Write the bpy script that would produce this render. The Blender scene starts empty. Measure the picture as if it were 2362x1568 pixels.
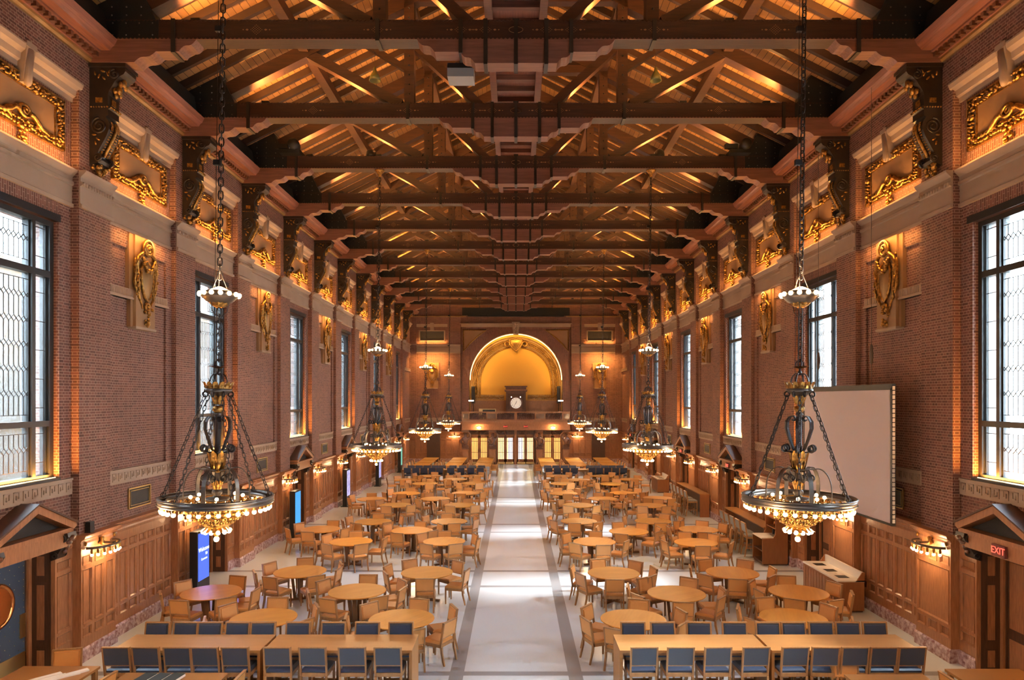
import bpy, math, random
from mathutils import Matrix, Vector
random.seed(7)
PI = math.pi
H = 5.27            # camera height above the hall floor
F = 1600.0          # focal length in pixels of the 2362 px frame
sc = bpy.context.scene
# ------------------------------------------------------------------ camera
cam = bpy.data.cameras.new('camera'); camo = bpy.data.objects.new('camera', cam)
sc.collection.objects.link(camo); sc.camera = camo
cam.sensor_width = 36; cam.lens = F / 2362 * 36
cam.shift_x = -9 / 2362; cam.shift_y = 136 / 2362
cam.clip_start = .05; cam.clip_end = 300
camo.location = (0, 0, H); camo.rotation_euler = (PI / 2, 0, 0)
# ------------------------------------------------------------------ view
sc.view_settings.view_transform = 'Standard'; sc.view_settings.look = 'None'
sc.view_settings.exposure = .92; sc.view_settings.gamma = 1; sc.view_settings.use_curve_mapping = False
sc.cycles.max_bounces = 5; sc.cycles.diffuse_bounces = 3; sc.cycles.glossy_bounces = 2
sc.cycles.transparent_max_bounces = 6; sc.cycles.transmission_bounces = 3
sc.cycles.sample_clamp_indirect = 4; sc.cycles.caustics_reflective = False; sc.cycles.caustics_refractive = False
sc.cycles.use_denoising = True; sc.cycles.use_adaptive_sampling = True; sc.cycles.adaptive_threshold = .15; sc.cycles.adaptive_min_samples = 12
# ------------------------------------------------------------------ light constants
W_STRENGTH = 16.0
SUN = 8.5
P_CHAND = 160; P_TOPRING = 110; P_SCONCE = 20; P_ROOF = 330; P_LEDGE = 26; P_SILL = 75; P_DOWN = 20
WARM = (1, .64, .33); AMBER = (1, .47, .12)
world = bpy.data.worlds.new('world'); sc.world = world; world.use_nodes = True
bg = world.node_tree.nodes['Background']; bg.inputs[0].default_value = (.66, .83, 1, 1); bg.inputs[1].default_value = W_STRENGTH
C = sc.collection
def light(kind, loc, power, color, parent=None, size=None, direction=None, soft=.05, spread=None, spot=None):
    l = bpy.data.lights.new(kind.lower() + '_light', kind); l.energy = power; l.color = color
    if kind == 'AREA':
        l.shape = 'RECTANGLE'; l.size, l.size_y = size
        if spread: l.spread = spread
    elif kind != 'SUN': l.shadow_soft_size = soft
    if kind == 'SPOT': l.spot_size = spot; l.spot_blend = .8
    o = bpy.data.objects.new(l.name, l); C.objects.link(o); o.location = loc
    if direction is not None:
        o.rotation_euler = Vector(direction).to_track_quat('-Z', 'Y').to_euler()
    if parent: o.parent = parent
    return o
sun = light('SUN', (30, 10, 30), SUN, (1, .97, .92), direction=(-1, -.1, -.80)); sun.data.angle = .14
# ------------------------------------------------------------------ materials
MATS = {}
def newmat(name):
    m = bpy.data.materials.new(name); m.use_nodes = True; MATS[name] = m
    return m, m.node_tree, m.node_tree.nodes['Principled BSDF']
def N(t, kind, **kw):
    n = t.nodes.new(kind)
    for k, v in kw.items(): setattr(n, k, v)
    return n
def L(t, a, b): t.links.new(a, b)
def math_(t, op, a, b=None):
    n = N(t, 'ShaderNodeMath', operation=op)
    for i, v in enumerate((a, b)):
        if v is None: continue
        if isinstance(v, (int, float)): n.inputs[i].default_value = v
        else: L(t, v, n.inputs[i])
    return n.outputs[0]
def mix(t, fac, a, b):
    n = N(t, 'ShaderNodeMix', data_type='RGBA')
    for i, v in ((0, fac), (6, a), (7, b)):
        if isinstance(v, (int, float)): n.inputs[i].default_value = v
        elif isinstance(v, tuple): n.inputs[i].default_value = (*v[:3], 1)
        else: L(t, v, n.inputs[i])
    return n.outputs[2]
def plain(name, col, rough=.5, metal=0.0, emit=None, estr=0, bump=0, bscale=40, alt=None, nscale=3, stretch=(1, 1, 1), coat=0):
    m, t, b = newmat(name)
    b.inputs['Base Color'].default_value = (*col, 1); b.inputs['Roughness'].default_value = rough; b.inputs['Metallic'].default_value = metal
    if coat: b.inputs['Coat Weight'].default_value = coat; b.inputs['Coat Roughness'].default_value = .12
    if emit:
        b.inputs['Emission Color'].default_value = (*emit, 1); b.inputs['Emission Strength'].default_value = estr
        m.cycles.emission_sampling = 'NONE'
    if alt or bump:
        tc = N(t, 'ShaderNodeTexCoord'); mp = N(t, 'ShaderNodeMapping'); mp.inputs['Scale'].default_value = stretch
        L(t, tc.outputs['Object'], mp.inputs[0])
    if alt:
        n = N(t, 'ShaderNodeTexNoise'); n.inputs['Scale'].default_value = nscale; n.inputs['Detail'].default_value = 5
        L(t, mp.outputs[0], n.inputs['Vector'])
        r = N(t, 'ShaderNodeMapRange'); r.inputs[1].default_value = .3; r.inputs[2].default_value = .7
        L(t, n.outputs[0], r.inputs[0])
        L(t, mix(t, r.outputs[0], col, alt), b.inputs['Base Color'])
    if bump:
        n2 = N(t, 'ShaderNodeTexNoise'); n2.inputs['Scale'].default_value = bscale; n2.inputs['Detail'].default_value = 3
        L(t, mp.outputs[0], n2.inputs['Vector'])
        bp = N(t, 'ShaderNodeBump'); bp.inputs['Strength'].default_value = bump; bp.inputs['Distance'].default_value = .02
        L(t, n2.outputs[0], bp.inputs['Height']); L(t, bp.outputs[0], b.inputs['Normal'])
    return m
def brick(name, c1, c2, mortar, vertical=False):
    m, t, b = newmat(name)
    g = N(t, 'ShaderNodeNewGeometry'); sp = N(t, 'ShaderNodeSeparateXYZ'); L(t, g.outputs['Position'], sp.inputs[0])
    sn = N(t, 'ShaderNodeSeparateXYZ'); L(t, g.outputs['True Normal'], sn.inputs[0])
    ax = math_(t, 'GREATER_THAN', math_(t, 'ABSOLUTE', sn.outputs[0]), .5)
    u = math_(t, 'ADD', math_(t, 'MULTIPLY', sp.outputs[1], ax), math_(t, 'MULTIPLY', sp.outputs[0], math_(t, 'SUBTRACT', 1, ax)))
    cx = N(t, 'ShaderNodeCombineXYZ')
    if vertical: L(t, sp.outputs[2], cx.inputs[0]); L(t, u, cx.inputs[1])
    else: L(t, u, cx.inputs[0]); L(t, sp.outputs[2], cx.inputs[1])
    def bt(a, c, w, off):
        n = N(t, 'ShaderNodeTexBrick', offset=off, squash=.5 if not vertical else 1, squash_frequency=2); L(t, cx.outputs[0], n.inputs['Vector'])
        n.inputs['Color1'].default_value = (*a, 1); n.inputs['Color2'].default_value = (*c, 1); n.inputs['Mortar'].default_value = (*mortar, 1)
        n.inputs['Scale'].default_value = 1; n.inputs['Brick Width'].default_value = w; n.inputs['Row Height'].default_value = .057
        n.inputs['Mortar Size'].default_value = .0065; n.inputs['Mortar Smooth'].default_value = .2; n.inputs['Bias'].default_value = -.1
        return n
    n = bt(c1, c2, .19, .5)
    no = N(t, 'ShaderNodeTexNoise'); no.inputs['Scale'].default_value = .8; no.inputs['Detail'].default_value = 4; L(t, g.outputs['Position'], no.inputs['Vector'])
    hs = N(t, 'ShaderNodeHueSaturation'); L(t, n.outputs[0], hs.inputs['Color'])
    L(t, math_(t, 'ADD', math_(t, 'MULTIPLY', no.outputs[0], .5), .75), hs.inputs['Value'])
    L(t, hs.outputs[0], b.inputs['Base Color']); b.inputs['Roughness'].default_value = .82
    bp = N(t, 'ShaderNodeBump', invert=True); bp.inputs['Strength'].default_value = .5; bp.inputs['Distance'].default_value = .01
    L(t, n.outputs['Fac'], bp.inputs['Height']); L(t, bp.outputs[0], b.inputs['Normal'])
    return m
def planks(name, c1, c2, gap, axis=0, pitch=.16, rough=.6):
    m, t, b = newmat(name)
    g = N(t, 'ShaderNodeNewGeometry'); sp = N(t, 'ShaderNodeSeparateXYZ'); L(t, g.outputs['Position'], sp.inputs[0])
    v = math_(t, 'DIVIDE', sp.outputs[axis], pitch)
    fr = math_(t, 'FRACT', v); edge = math_(t, 'LESS_THAN', fr, .08)
    wn = N(t, 'ShaderNodeTexWhiteNoise', noise_dimensions='2D')
    cx = N(t, 'ShaderNodeCombineXYZ'); L(t, math_(t, 'FLOOR', v), cx.inputs[0]); L(t, math_(t, 'FLOOR', math_(t, 'DIVIDE', sp.outputs[1], .8)), cx.inputs[1])
    L(t, cx.outputs[0], wn.inputs['Vector'])
    L(t, mix(t, edge, mix(t, wn.outputs[0], c1, c2), gap), b.inputs['Base Color']); b.inputs['Roughness'].default_value = rough
    return m
BRICK = brick('red_brick', (.215, .088, .058), (.108, .045, .031), (.39, .245, .18))
SOLDIER = brick('upright_brick', (.22, .088, .056), (.125, .05, .034), (.39, .245, .18), True)
STONE = plain('brown_stone', (.42, .30, .21), .7, bump=.15, bscale=12, alt=(.37, .26, .18), nscale=1.2)
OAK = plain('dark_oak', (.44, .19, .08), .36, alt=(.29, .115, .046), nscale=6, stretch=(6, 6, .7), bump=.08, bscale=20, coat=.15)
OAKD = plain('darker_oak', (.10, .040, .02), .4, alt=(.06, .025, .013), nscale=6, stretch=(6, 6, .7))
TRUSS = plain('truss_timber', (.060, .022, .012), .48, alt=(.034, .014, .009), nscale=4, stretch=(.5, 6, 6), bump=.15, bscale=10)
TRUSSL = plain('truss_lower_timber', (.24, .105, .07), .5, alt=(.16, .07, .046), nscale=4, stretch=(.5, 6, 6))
CROWN = plain('crown_timber', (.30, .115, .075), .42, alt=(.2, .08, .05), nscale=4, stretch=(6, .5, 6))
DECK = planks('roof_boards', (.42, .215, .075), (.29, .14, .05), (.08, .035, .015))
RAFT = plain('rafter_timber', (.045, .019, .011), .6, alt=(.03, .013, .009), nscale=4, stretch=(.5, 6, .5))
MARBLE = plain('red_marble', (.68, .52, .54), .22, alt=(.22, .08, .08), nscale=13, bump=0)
GOLD = plain('gilding', (.66, .35, .08), .34, .85, alt=(.16, .075, .02), nscale=18, bump=.35, bscale=30)
GOLDP = plain('antique_gold_plaster', (.42, .25, .10), .5, .3, alt=(.30, .17, .06), nscale=3)
TAN = plain('tan_plaster', (.36, .20, .09), .6, alt=(.29, .155, .065), nscale=1.5)
BRASS = plain('brass', (.72, .55, .25), .3, 1)
COPPER = plain('copper', (.80, .33, .10), .25, 1)
IRON = plain('black_iron', (.055, .045, .04), .38, .6)
STEEL = plain('grey_iron', (.14, .115, .095), .35, .7)
BLACK = plain('black_metal', (.012, .012, .013), .45)
BRONZE = plain('bronze_window_frame', (.035, .035, .033), .4, .3)
LEATHER = plain('tan_leather', (.70, .33, .10), .42, alt=(.62, .28, .08), nscale=2)
CHWOOD = plain('chair_walnut', (.42, .22, .085), .4, alt=(.32, .16, .06), nscale=5, stretch=(5, 5, .7))
TABLE = plain('table_oak', (.66, .29, .045), .42, alt=(.58, .245, .035), nscale=2.2, stretch=(.6, 6, 1))
TABLE.node_tree.nodes['Principled BSDF'].inputs['Specular IOR Level'].default_value = .2
HIGHOAK = plain('high_table_oak', (.44, .215, .07), .38, alt=(.39, .185, .058), nscale=2.2, stretch=(.6, 6, 1))
TBASE = plain('table_base_wood', (.22, .11, .045), .45)
BLUE = plain('blue_leather', (.038, .055, .10), .33)
BLUEG = plain('blue_grey_leather', (.055, .068, .095), .5)
DENIM = plain('blue_door_leather', (.05, .072, .105), .45)
PLASTER = plain('niche_gold_paint', (.80, .42, .06), .6)
CREAM = plain('cream_plaster', (.72, .52, .24), .5)
GRILLE = plain('dark_grille', (.03, .028, .025), .6, bump=.6, bscale=120)
WHITE = plain('white_top', (.75, .70, .64), .3)
SCREEN = plain('projection_fabric', (.64, .56, .58), .8)
CARVED = plain('carved_dark_wood', (.16, .068, .035), .28, alt=(.10, .04, .022), nscale=6, coat=.4)
CARVEDB = plain('carved_black_wood', (.017, .012, .010), .34, alt=(.032, .02, .014), nscale=6)
KIOSKW = plain('station_wood', (.33, .125, .042), .38, alt=(.27, .10, .032), nscale=4, stretch=(4, 4, .7))
GREY = plain('grey_plastic', (.28, .29, .30), .5)
PAPER = plain('white_paper', (.8, .78, .75), .5)
BOOKG = plain('dark_book_cloth', (.03, .045, .05), .5)
OLIVE = plain('olive_lamp_enamel', (.16, .15, .05), .35)
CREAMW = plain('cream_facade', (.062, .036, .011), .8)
BULB = plain('lit_bulb', (1, .8, .5), .4, emit=(1, .70, .36), estr=5)
BULBW = plain('lit_white_bulb', (1, .9, .8), .4, emit=(1, .8, .62), estr=5)
LED = plain('led_strip', (1, .7, .3), .4, emit=(1, .62, .22), estr=4)
ARCHLED = plain('arch_led_strip', (1, .7, .3), .4, emit=(1, .72, .30), estr=2.2)
SCRB = plain('blue_display', (.02, .05, .4), .3, emit=(.05, .14, .85), estr=.62)
SCRC = plain('cyan_display', (.02, .2, .4), .3, emit=(.02, .30, .80), estr=.6)
SCRP = plain('patterned_display', (.1, .1, .3), .3, emit=(.22, .27, .62), estr=.5, alt=(.8, .8, .9), nscale=6)
SCRG = plain('green_display', (.1, .3, .25), .3, emit=(.12, .42, .34), estr=.5)
TXT = plain('display_letters', (1, 1, 1), .5, emit=(.8, .9, 1), estr=1.1)
RED = plain('exit_red', (.7, .03, .02), .5, emit=(1, .10, .06), estr=1.1)
REDD = plain('exit_panel', (.16, .03, .025), .5)
GLOWY = plain('lit_yellow_glass', (.9, .6, .2), .3, emit=(1, .55, .15), estr=.45)
GLOWW = plain('lit_pale_glass', (.9, .85, .7), .3, emit=(1, .82, .40), estr=.6)
GLOWB = plain('daylit_glass', (.9, .9, 1), .3, emit=(.85, .92, 1), estr=.7)
DIALW = plain('clock_dial', (.85, .85, .76), .4, emit=(1, .97, .85), estr=.1)  # slight emission put into the dial to brighten it; it is no lamp
def glassmat():
    m = bpy.data.materials.new('leaded_glass'); m.use_nodes = True; t = m.node_tree; t.nodes.clear()
    out = N(t, 'ShaderNodeOutputMaterial'); tr = N(t, 'ShaderNodeBsdfTransparent'); gl = N(t, 'ShaderNodeBsdfGlossy'); tl = N(t, 'ShaderNodeBsdfTranslucent')
    gl.inputs['Roughness'].default_value = .15; tl.inputs[0].default_value = (.9, .92, .9, 1); tr.inputs[0].default_value = (.93, .96, .97, 1)
    a = N(t, 'ShaderNodeMixShader'); a.inputs[0].default_value = .05; L(t, tr.outputs[0], a.inputs[1]); L(t, tl.outputs[0], a.inputs[2])
    b = N(t, 'ShaderNodeMixShader'); b.inputs[0].default_value = .06; L(t, a.outputs[0], b.inputs[1]); L(t, gl.outputs[0], b.inputs[2])
    L(t, b.outputs[0], out.inputs[0]); return m
GLASS = glassmat()
def floormat():
    m, t, b = newmat('terrazzo_floor')
    g = N(t, 'ShaderNodeNewGeometry'); sp = N(t, 'ShaderNodeSeparateXYZ'); L(t, g.outputs['Position'], sp.inputs[0])
    ax = math_(t, 'ABSOLUTE', sp.outputs[0])
    a = math_(t, 'MULTIPLY', math_(t, 'GREATER_THAN', ax, 1.0), math_(t, 'LESS_THAN', ax, 1.27))
    yy = math_(t, 'SUBTRACT', sp.outputs[1], 12.45 - 3.965)
    md = math_(t, 'ABSOLUTE', math_(t, 'SUBTRACT', math_(t, 'MODULO', yy, 7.93), 3.965))
    c = math_(t, 'LESS_THAN', math_(t, 'ABSOLUTE', math_(t, 'SUBTRACT', md, .87)), .10)
    mk = math_(t, 'MAXIMUM', a, c)
    n = N(t, 'ShaderNodeTexNoise'); n.inputs['Scale'].default_value = 45; n.inputs['Detail'].default_value = 3; L(t, g.outputs['Position'], n.inputs['Vector'])
    n2 = N(t, 'ShaderNodeTexNoise'); n2.inputs['Scale'].default_value = .6; L(t, g.outputs['Position'], n2.inputs['Vector'])
    base = mix(t, n.outputs[0], (.70, .80, .90), (.82, .92, 1.0)); base = mix(t, math_(t, 'MULTIPLY', n2.outputs[0], .35), base, (.72, .80, .88))
    L(t, mix(t, math_(t, 'MULTIPLY', mk, .75), base, (.27, .28, .31)), b.inputs['Base Color'])
    b.inputs['Roughness'].default_value = .2; b.inputs['Specular IOR Level'].default_value = .45
    return m
FLOOR = floormat()
# ------------------------------------------------------------------ mesh builder
class MB:
    def __init__(s): s.v = []; s.f = []; s.m = []; s.sm = []; s.mats = []
    def add(s, vs, fs, mat, smooth=False, M=None):
        if mat not in s.mats: s.mats.append(mat)
        k = s.mats.index(mat); o = len(s.v)
        s.v += [tuple(M @ Vector(p)) for p in vs] if M is not None else [tuple(p) for p in vs]
        s.f += [tuple(i + o for i in f) for f in fs]; s.m += [k] * len(fs); s.sm += [smooth] * len(fs)
    def box(s, x0, x1, y0, y1, z0, z1, mat, M=None):
        x0, x1 = sorted((x0, x1)); y0, y1 = sorted((y0, y1)); z0, z1 = sorted((z0, z1))
        v = [(x, y, z) for z in (z0, z1) for y in (y0, y1) for x in (x0, x1)]
        s.add(v, [(0, 2, 3, 1), (4, 5, 7, 6), (0, 1, 5, 4), (2, 6, 7, 3), (0, 4, 6, 2), (1, 3, 7, 5)], mat, M=M)
    def lb(s, u0, u1, d0, d1, z0, z1, mat): s.box(u0, u1, -d0, -d1, z0, z1, mat)
    def taper(s, c0, s0, c1, s1, mat, M=None):      # frustum between two rectangles (centre, half sizes)
        v = []
        for c, h in ((c0, s0), (c1, s1)):
            v += [(c[0] + a * h[0], c[1] + b * h[1], c[2]) for b in (-1, 1) for a in (-1, 1)]
        s.add(v, [(0, 2, 3, 1), (4, 5, 7, 6), (0, 1, 5, 4), (2, 6, 7, 3), (0, 4, 6, 2), (1, 3, 7, 5)], mat, M=M)
    def prism(s, poly, a0, a1, mat, plane='xz', smooth=False, M=None):   # polygon swept along the missing axis
        n = len(poly)
        def P(p, a): return {'xz': (p[0], a, p[1]), 'yz': (a, p[0], p[1]), 'xy': (p[0], p[1], a), 'dz': (a, -p[0], p[1])}[plane]
        v = [P(p, a0) for p in poly] + [P(p, a1) for p in poly]
        s.add(v, [(i, (i + 1) % n, n + (i + 1) % n, n + i) for i in range(n)], mat, smooth, M)
        s.add(v, [tuple(range(n - 1, -1, -1)), tuple(range(n, 2 * n))], mat, False, M)
    def lathe(s, prof, mat, seg=16, M=None, smooth=True, arc=2 * PI, off=0):
        full = arc > 6.28; k = seg if full else seg + 1; n = len(prof)
        v = [(r * math.cos(off + arc * i / seg), r * math.sin(off + arc * i / seg), z) for i in range(k) for r, z in prof]
        f = []
        for i in range(seg):
            j = (i + 1) % k
            for a in range(n - 1): f.append((i * n + a, j * n + a, j * n + a + 1, i * n + a + 1))
        s.add(v, f, mat, smooth, M)
    def tube(s, pts, r, mat, seg=6, M=None, closed=False, smooth=True, flat=1.0):
        pts = [Vector(p) for p in pts]; n = len(pts); rr = r if isinstance(r, (list, tuple)) else [r] * n
        v = []; up = None
        for i, p in enumerate(pts):
            a = pts[(i - 1) % n] if (closed or i > 0) else p; b = pts[(i + 1) % n] if (closed or i < n - 1) else p
            t = (b - a).normalized() if (b - a).length > 1e-9 else Vector((0, 0, 1))
            if up is None:
                up = Vector((0, 0, 1)) if abs(t.z) < .9 else Vector((1, 0, 0))
            x = (up - t * up.dot(t))
            x = x.normalized() if x.length > 1e-6 else t.orthogonal().normalized()
            up = x; y = t.cross(x)
            for k in range(seg):
                an = 2 * PI * (k + .5) / seg
                v.append(p + x * rr[i] * math.cos(an) + y * rr[i] * flat * math.sin(an))
        f = []
        for i in range(n if closed else n - 1):
            j = (i + 1) % n
            for k in range(seg): f.append((i * seg + k, i * seg + (k + 1) % seg, j * seg + (k + 1) % seg, j * seg + k))
        s.add(v, f, mat, smooth, M)
        if not closed: s.add(v, [tuple(range(seg - 1, -1, -1)), tuple(range((n - 1) * seg, n * seg))], mat, False, M)
    def ball(s, c, r, mat, seg=8, rings=5, M=None):
        r = r if isinstance(r, (list, tuple)) else (r, r, r)
        v = [(c[0], c[1], c[2] - r[2])]
        for i in range(1, rings):
            a = PI * i / rings
            for k in range(seg):
                b = 2 * PI * k / seg; v.append((c[0] + r[0] * math.sin(a) * math.cos(b), c[1] + r[1] * math.sin(a) * math.sin(b), c[2] - r[2] * math.cos(a)))
        v.append((c[0], c[1], c[2] + r[2])); f = []
        for k in range(seg):
            f.append((0, 1 + (k + 1) % seg, 1 + k)); e = len(v) - 1; o = 1 + (rings - 2) * seg
            f.append((e, o + k, o + (k + 1) % seg))
            for i in range(rings - 2):
                a = 1 + i * seg; f.append((a + k, a + (k + 1) % seg, a + seg + (k + 1) % seg, a + seg + k))
        s.add(v, f, mat, True, M)
    def torus(s, R, r, mat, seg=16, sec=6, M=None, sx=1):
        pts = [(R * sx * math.cos(2 * PI * i / seg), R * math.sin(2 * PI * i / seg), 0) for i in range(seg)]
        s.tube(pts, r, mat, sec, M, closed=True)
    def mesh(s, name):
        me = bpy.data.meshes.new(name); me.from_pydata(s.v, [], s.f)
        for m in s.mats: me.materials.append(m)
        me.polygons.foreach_set('material_index', s.m); me.polygons.foreach_set('use_smooth', s.sm)
        import bmesh
        bm = bmesh.new(); bm.from_mesh(me); bmesh.ops.recalc_face_normals(bm, faces=bm.faces); bm.to_mesh(me); bm.free(); me.update()
        return me
    def obj(s, name, parent=None, loc=None, rot=0):
        o = bpy.data.objects.new(name, s.mesh(name)); C.objects.link(o)
        if parent: o.parent = parent
        if loc is not None: o.location = loc
        if rot: o.rotation_euler = (0, 0, rot)
        return o
def tag(o, label=None, cat=None, group=None, kind=None):
    if label: o['label'] = label
    if cat: o['category'] = cat
    if group: o['group'] = group
    if kind: o['kind'] = kind
    return o
def empty(name, loc=(0, 0, 0), rot=0, **k):
    o = bpy.data.objects.new(name, None); C.objects.link(o); o.location = loc; o.rotation_euler = (0, 0, rot); o.empty_display_size = .1
    return tag(o, **k)
def copy_tree(o, parent=None):
    c = o.copy(); C.objects.link(c)
    if parent: c.parent = parent
    for ch in list(o.children): copy_tree(ch, c)
    return c
def text(s, size, mat, parent, loc, rot=(PI / 2, 0, 0), ext=.004, name='lettering', align='CENTER'):
    cu = bpy.data.curves.new(name, 'FONT'); cu.body = s; cu.size = size; cu.extrude = ext; cu.align_x = align; cu.align_y = 'CENTER'; cu.materials.append(mat)
    o = bpy.data.objects.new(name, cu); C.objects.link(o); bpy.context.view_layer.update()
    me = bpy.data.meshes.new_from_object(o.evaluated_get(bpy.context.evaluated_depsgraph_get())); bpy.data.objects.remove(o)
    o = bpy.data.objects.new(name, me); C.objects.link(o); o.parent = parent; o.location = loc; o.rotation_euler = rot
    return o
_tn = [0]
def struct(mb, label, cat, name=None):
    if name is None: _tn[0] += 1; name = 'trim_%d' % _tn[0]
    return tag(mb.obj(name), label, cat, kind='structure')
ORD = ['nearest', 'second', 'third', 'fourth', 'fifth', 'sixth', 'seventh', 'eighth', 'ninth', 'tenth', 'eleventh', 'twelfth', 'thirteenth', 'fourteenth']
B = 3.965
def PK(k): return 14.43 + B * (k - 1)      # pier k
XP, XR = 8.75, 8.92                         # pier face, recess face
SIDES = ((-1, 'kiosk'), (1, 'screen'))      # -X wall carries the display kiosks, +X wall the projection screen
YEND = 58.4; YBACK = -3.0
def place(s, plane): return (s * plane, PI / 2 if s < 0 else -PI / 2)
def Z(zp): return zp + H
# ================================================================== THE SHELL
mb = MB(); mb.box(-10.2, 10.2, YBACK, YEND + 2, -.3, 0, FLOOR); struct(mb, 'pale terrazzo floor with grey border bands', 'floor', 'floor')
for s, nm in SIDES:
    mb = MB(); out = 9.55
    wins = [PK(b) + B / 2 for b in range(-2, 12) if b % 2 == 0]
    y = YBACK
    for yc in wins:
        if yc - 1.1 > y: mb.box(s * XR, s * out, y, yc - 1.1, 0, 13.4, BRICK)
        mb.box(s * XR, s * out, yc - 1.1, yc + 1.1, Z(3.45), 13.4, SOLDIER)
        mb.box(s * XR, s * out, yc - 1.1, yc + 1.1, 2.43, Z(-1.55), BRICK)
        mb.box(s * XR, s * out, yc - 1.1, yc - .83, 0, 2.43, BRICK); mb.box(s * XR, s * out, yc + .83, yc + 1.1, 0, 2.43, BRICK)
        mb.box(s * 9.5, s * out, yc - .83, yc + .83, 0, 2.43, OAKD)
        y = yc + 1.1
    mb.box(s * XR, s * out, y, YEND + .3, 0, 13.4, BRICK)
    mb.box(s * XP, s * XR, YBACK, YEND, Z(6.3), 13.4, BRICK)
    struct(mb, 'long red brick wall of the hall on the %s side' % nm, 'wall', 'wall_' + ('left' if s < 0 else 'right'))
mb = MB(); mb.box(-10, 10, YBACK - .3, YBACK, 0, 18, BRICK); struct(mb, 'brick wall behind the viewing balcony', 'wall', 'wall_back')
# brick piers
for s, nm in SIDES:
    for k in range(0, 12):
        y = PK(k); mb = MB()
        mb.box(s * XP, s * XR, y - .535, y + .535, 2.5, Z(6.3), BRICK)
        struct(mb, '%s brick pier on the %s side wall' % (ORD[k], nm), 'pier')
# string course
def string_profile(base):
    return [(p + base, z) for p, z in ((0, 3.83), (.06, 3.83), (.065, 3.90), (.03, 3.92), (.03, 4.26), (.07, 4.28), (.07, 4.34), (.04, 4.36), (.04, 4.44), (.10, 4.50), (.14, 4.54), (.15, 4.58), (0, 4.58))]
def sweep(mb, prof, y0, y1, s, mat):   # prof: (distance out of the XR plane, z')
    mb.prism([(s * (XR - d), Z(z)) for d, z in prof], y0, y1, mat)
for s, nm in SIDES:
    mb = MB()
    sweep(mb, string_profile(0), YBACK, YEND, s, STONE)
    for k in range(0, 12): sweep(mb, string_profile(XR - XP), PK(k) - .55, PK(k) + .55, s, STONE)
    for k in range(0, 12):        # carved bead under the cornice on piers
        for i in range(12):
            mb.ball((s * (XP - .075), PK(k) - .5 + i * .091, Z(4.31)), (.03, .036, .045), STONE, 6, 4)
    struct(mb, 'moulded brown stone string course along the %s side wall' % nm, 'string course')
    mb = MB()
    for b in range(-1, 12):        # hoods over the gilt panels
        y0, y1 = PK(b) + .535, PK(b + 1) - .535
        if b == 11: y1 = YEND
        if b < 0: continue
        sweep(mb, [(0, 5.93), (.04, 5.93), (.05, 6.02), (.10, 6.05), (.12, 6.16), (.20, 6.22), (.23, 6.30), (.23, 6.33), (0, 6.33)], y0 - .06, y1 + .06, s, STONE)
        yc = (y0 + y1) / 2
        mb.box(s * XR, s * (XR - .24), yc - .13, yc + .13, Z(6.28), Z(6.38), STONE)
        mb.taper((s * (XR - .06), yc, Z(5.66)), (.07, .08), (s * (XR - .11), yc, Z(6.30)), (.12, .12), STONE)
        mb.lathe([(0, 5.60 + H), (.05, 5.63 + H), (.07, 5.7 + H), (.10, 6.26 + H), (0, 6.28 + H)], STONE, 10, Matrix.Translation((s * (XR - .16), yc, 0)))
        mb.ball((s * (XR - .2), yc, Z(6.41)), .035, STONE)
    struct(mb, 'stone hood mouldings with console keystones high on the %s side wall' % nm, 'moulding')
    # soldier brick fields behind the gilt panels
    mb = MB()
    for b in range(0, 12):
        y0, y1 = PK(b) + .535, (PK(b + 1) - .535 if b < 11 else YEND)
        mb.box(s * XR, s * (XR - .006), y0, y1, Z(4.58), Z(5.93), SOLDIER)
    struct(mb, 'upright brick fields above the stone course, %s side' % nm, 'brickwork')
    # greek key bands + recessed strips
    mb = MB()
    for b in range(0, 12):
        y0, y1 = PK(b) + .535, (PK(b + 1) - .535 if b < 11 else YEND)
        mb.box(s * XR, s * (XR - .035), y0, y1, Z(-1.90), Z(-1.58), STONE)
        mb.box(s * XR, s * (XR - .055), y0, y1, Z(-1.62), Z(-1.58), STONE)
        n = int((y1 - y0) / .24)
        for i in range(n):
            a = y0 + .06 + i * .24
            for (p, q, r, t_) in ((0, .018, -1.84, -1.66), (0, .15, -1.68, -1.66), (.13, .15, -1.78, -1.66), (.06, .15, -1.80, -1.78), (.06, .078, -1.80, -1.72)):
                mb.box(s * (XR - .035), s * (XR - .05), a + p, a + q, Z(r), Z(t_), STONE)
    struct(mb, 'stone Greek key bands low on the %s side wall' % nm, 'frieze')
    # trophy-bay raised brick margins (the sunk field lies between them), fluted band
    mb = MB()
    for b in range(1, 12, 2):
        y0, y1 = PK(b) + .535, (PK(b + 1) - .535 if b < 11 else YEND)
        mb.box(s * XR, s * (XR - .05), y0, y0 + .28, Z(-1.58), Z(3.83), BRICK); mb.box(s * XR, s * (XR - .05), y1 - .28, y1, Z(-1.58), Z(3.83), BRICK)
        mb.box(s * XR, s * (XR - .05), y0 + .28, y1 - .28, Z(3.45), Z(3.83), BRICK)
    struct(mb, 'raised brick margins around the sunk fields, %s side wall' % nm, 'brickwork')
    mb = MB()
    for b in range(1, 12, 2):
        y0, y1 = PK(b) + .535, (PK(b + 1) - .535 if b < 11 else YEND)
        mb.box(s * XR, s * (XR - .09), y0, y1 - .28, Z(2.28), Z(2.52), STONE)
        mb.box(s * XR, s * (XR - .12), y0, y1 - .26, Z(2.28), Z(2.33), STONE)
        for i in range(int((y1 - y0 - .3) / .055)):
            a = y0 + .03 + i * .055
            mb.box(s * (XR - .09), s * (XR - .105), a, a + .03, Z(2.35), Z(2.50), STONE)
    struct(mb, 'fluted stone bands behind the cartouches, %s side wall' % nm, 'moulding')
    # main cornice
    mb = MB()
    def cor(p, mat): mb.prism([(s * x, Z(z)) for x, z in p], YBACK, YEND, mat)
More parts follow.
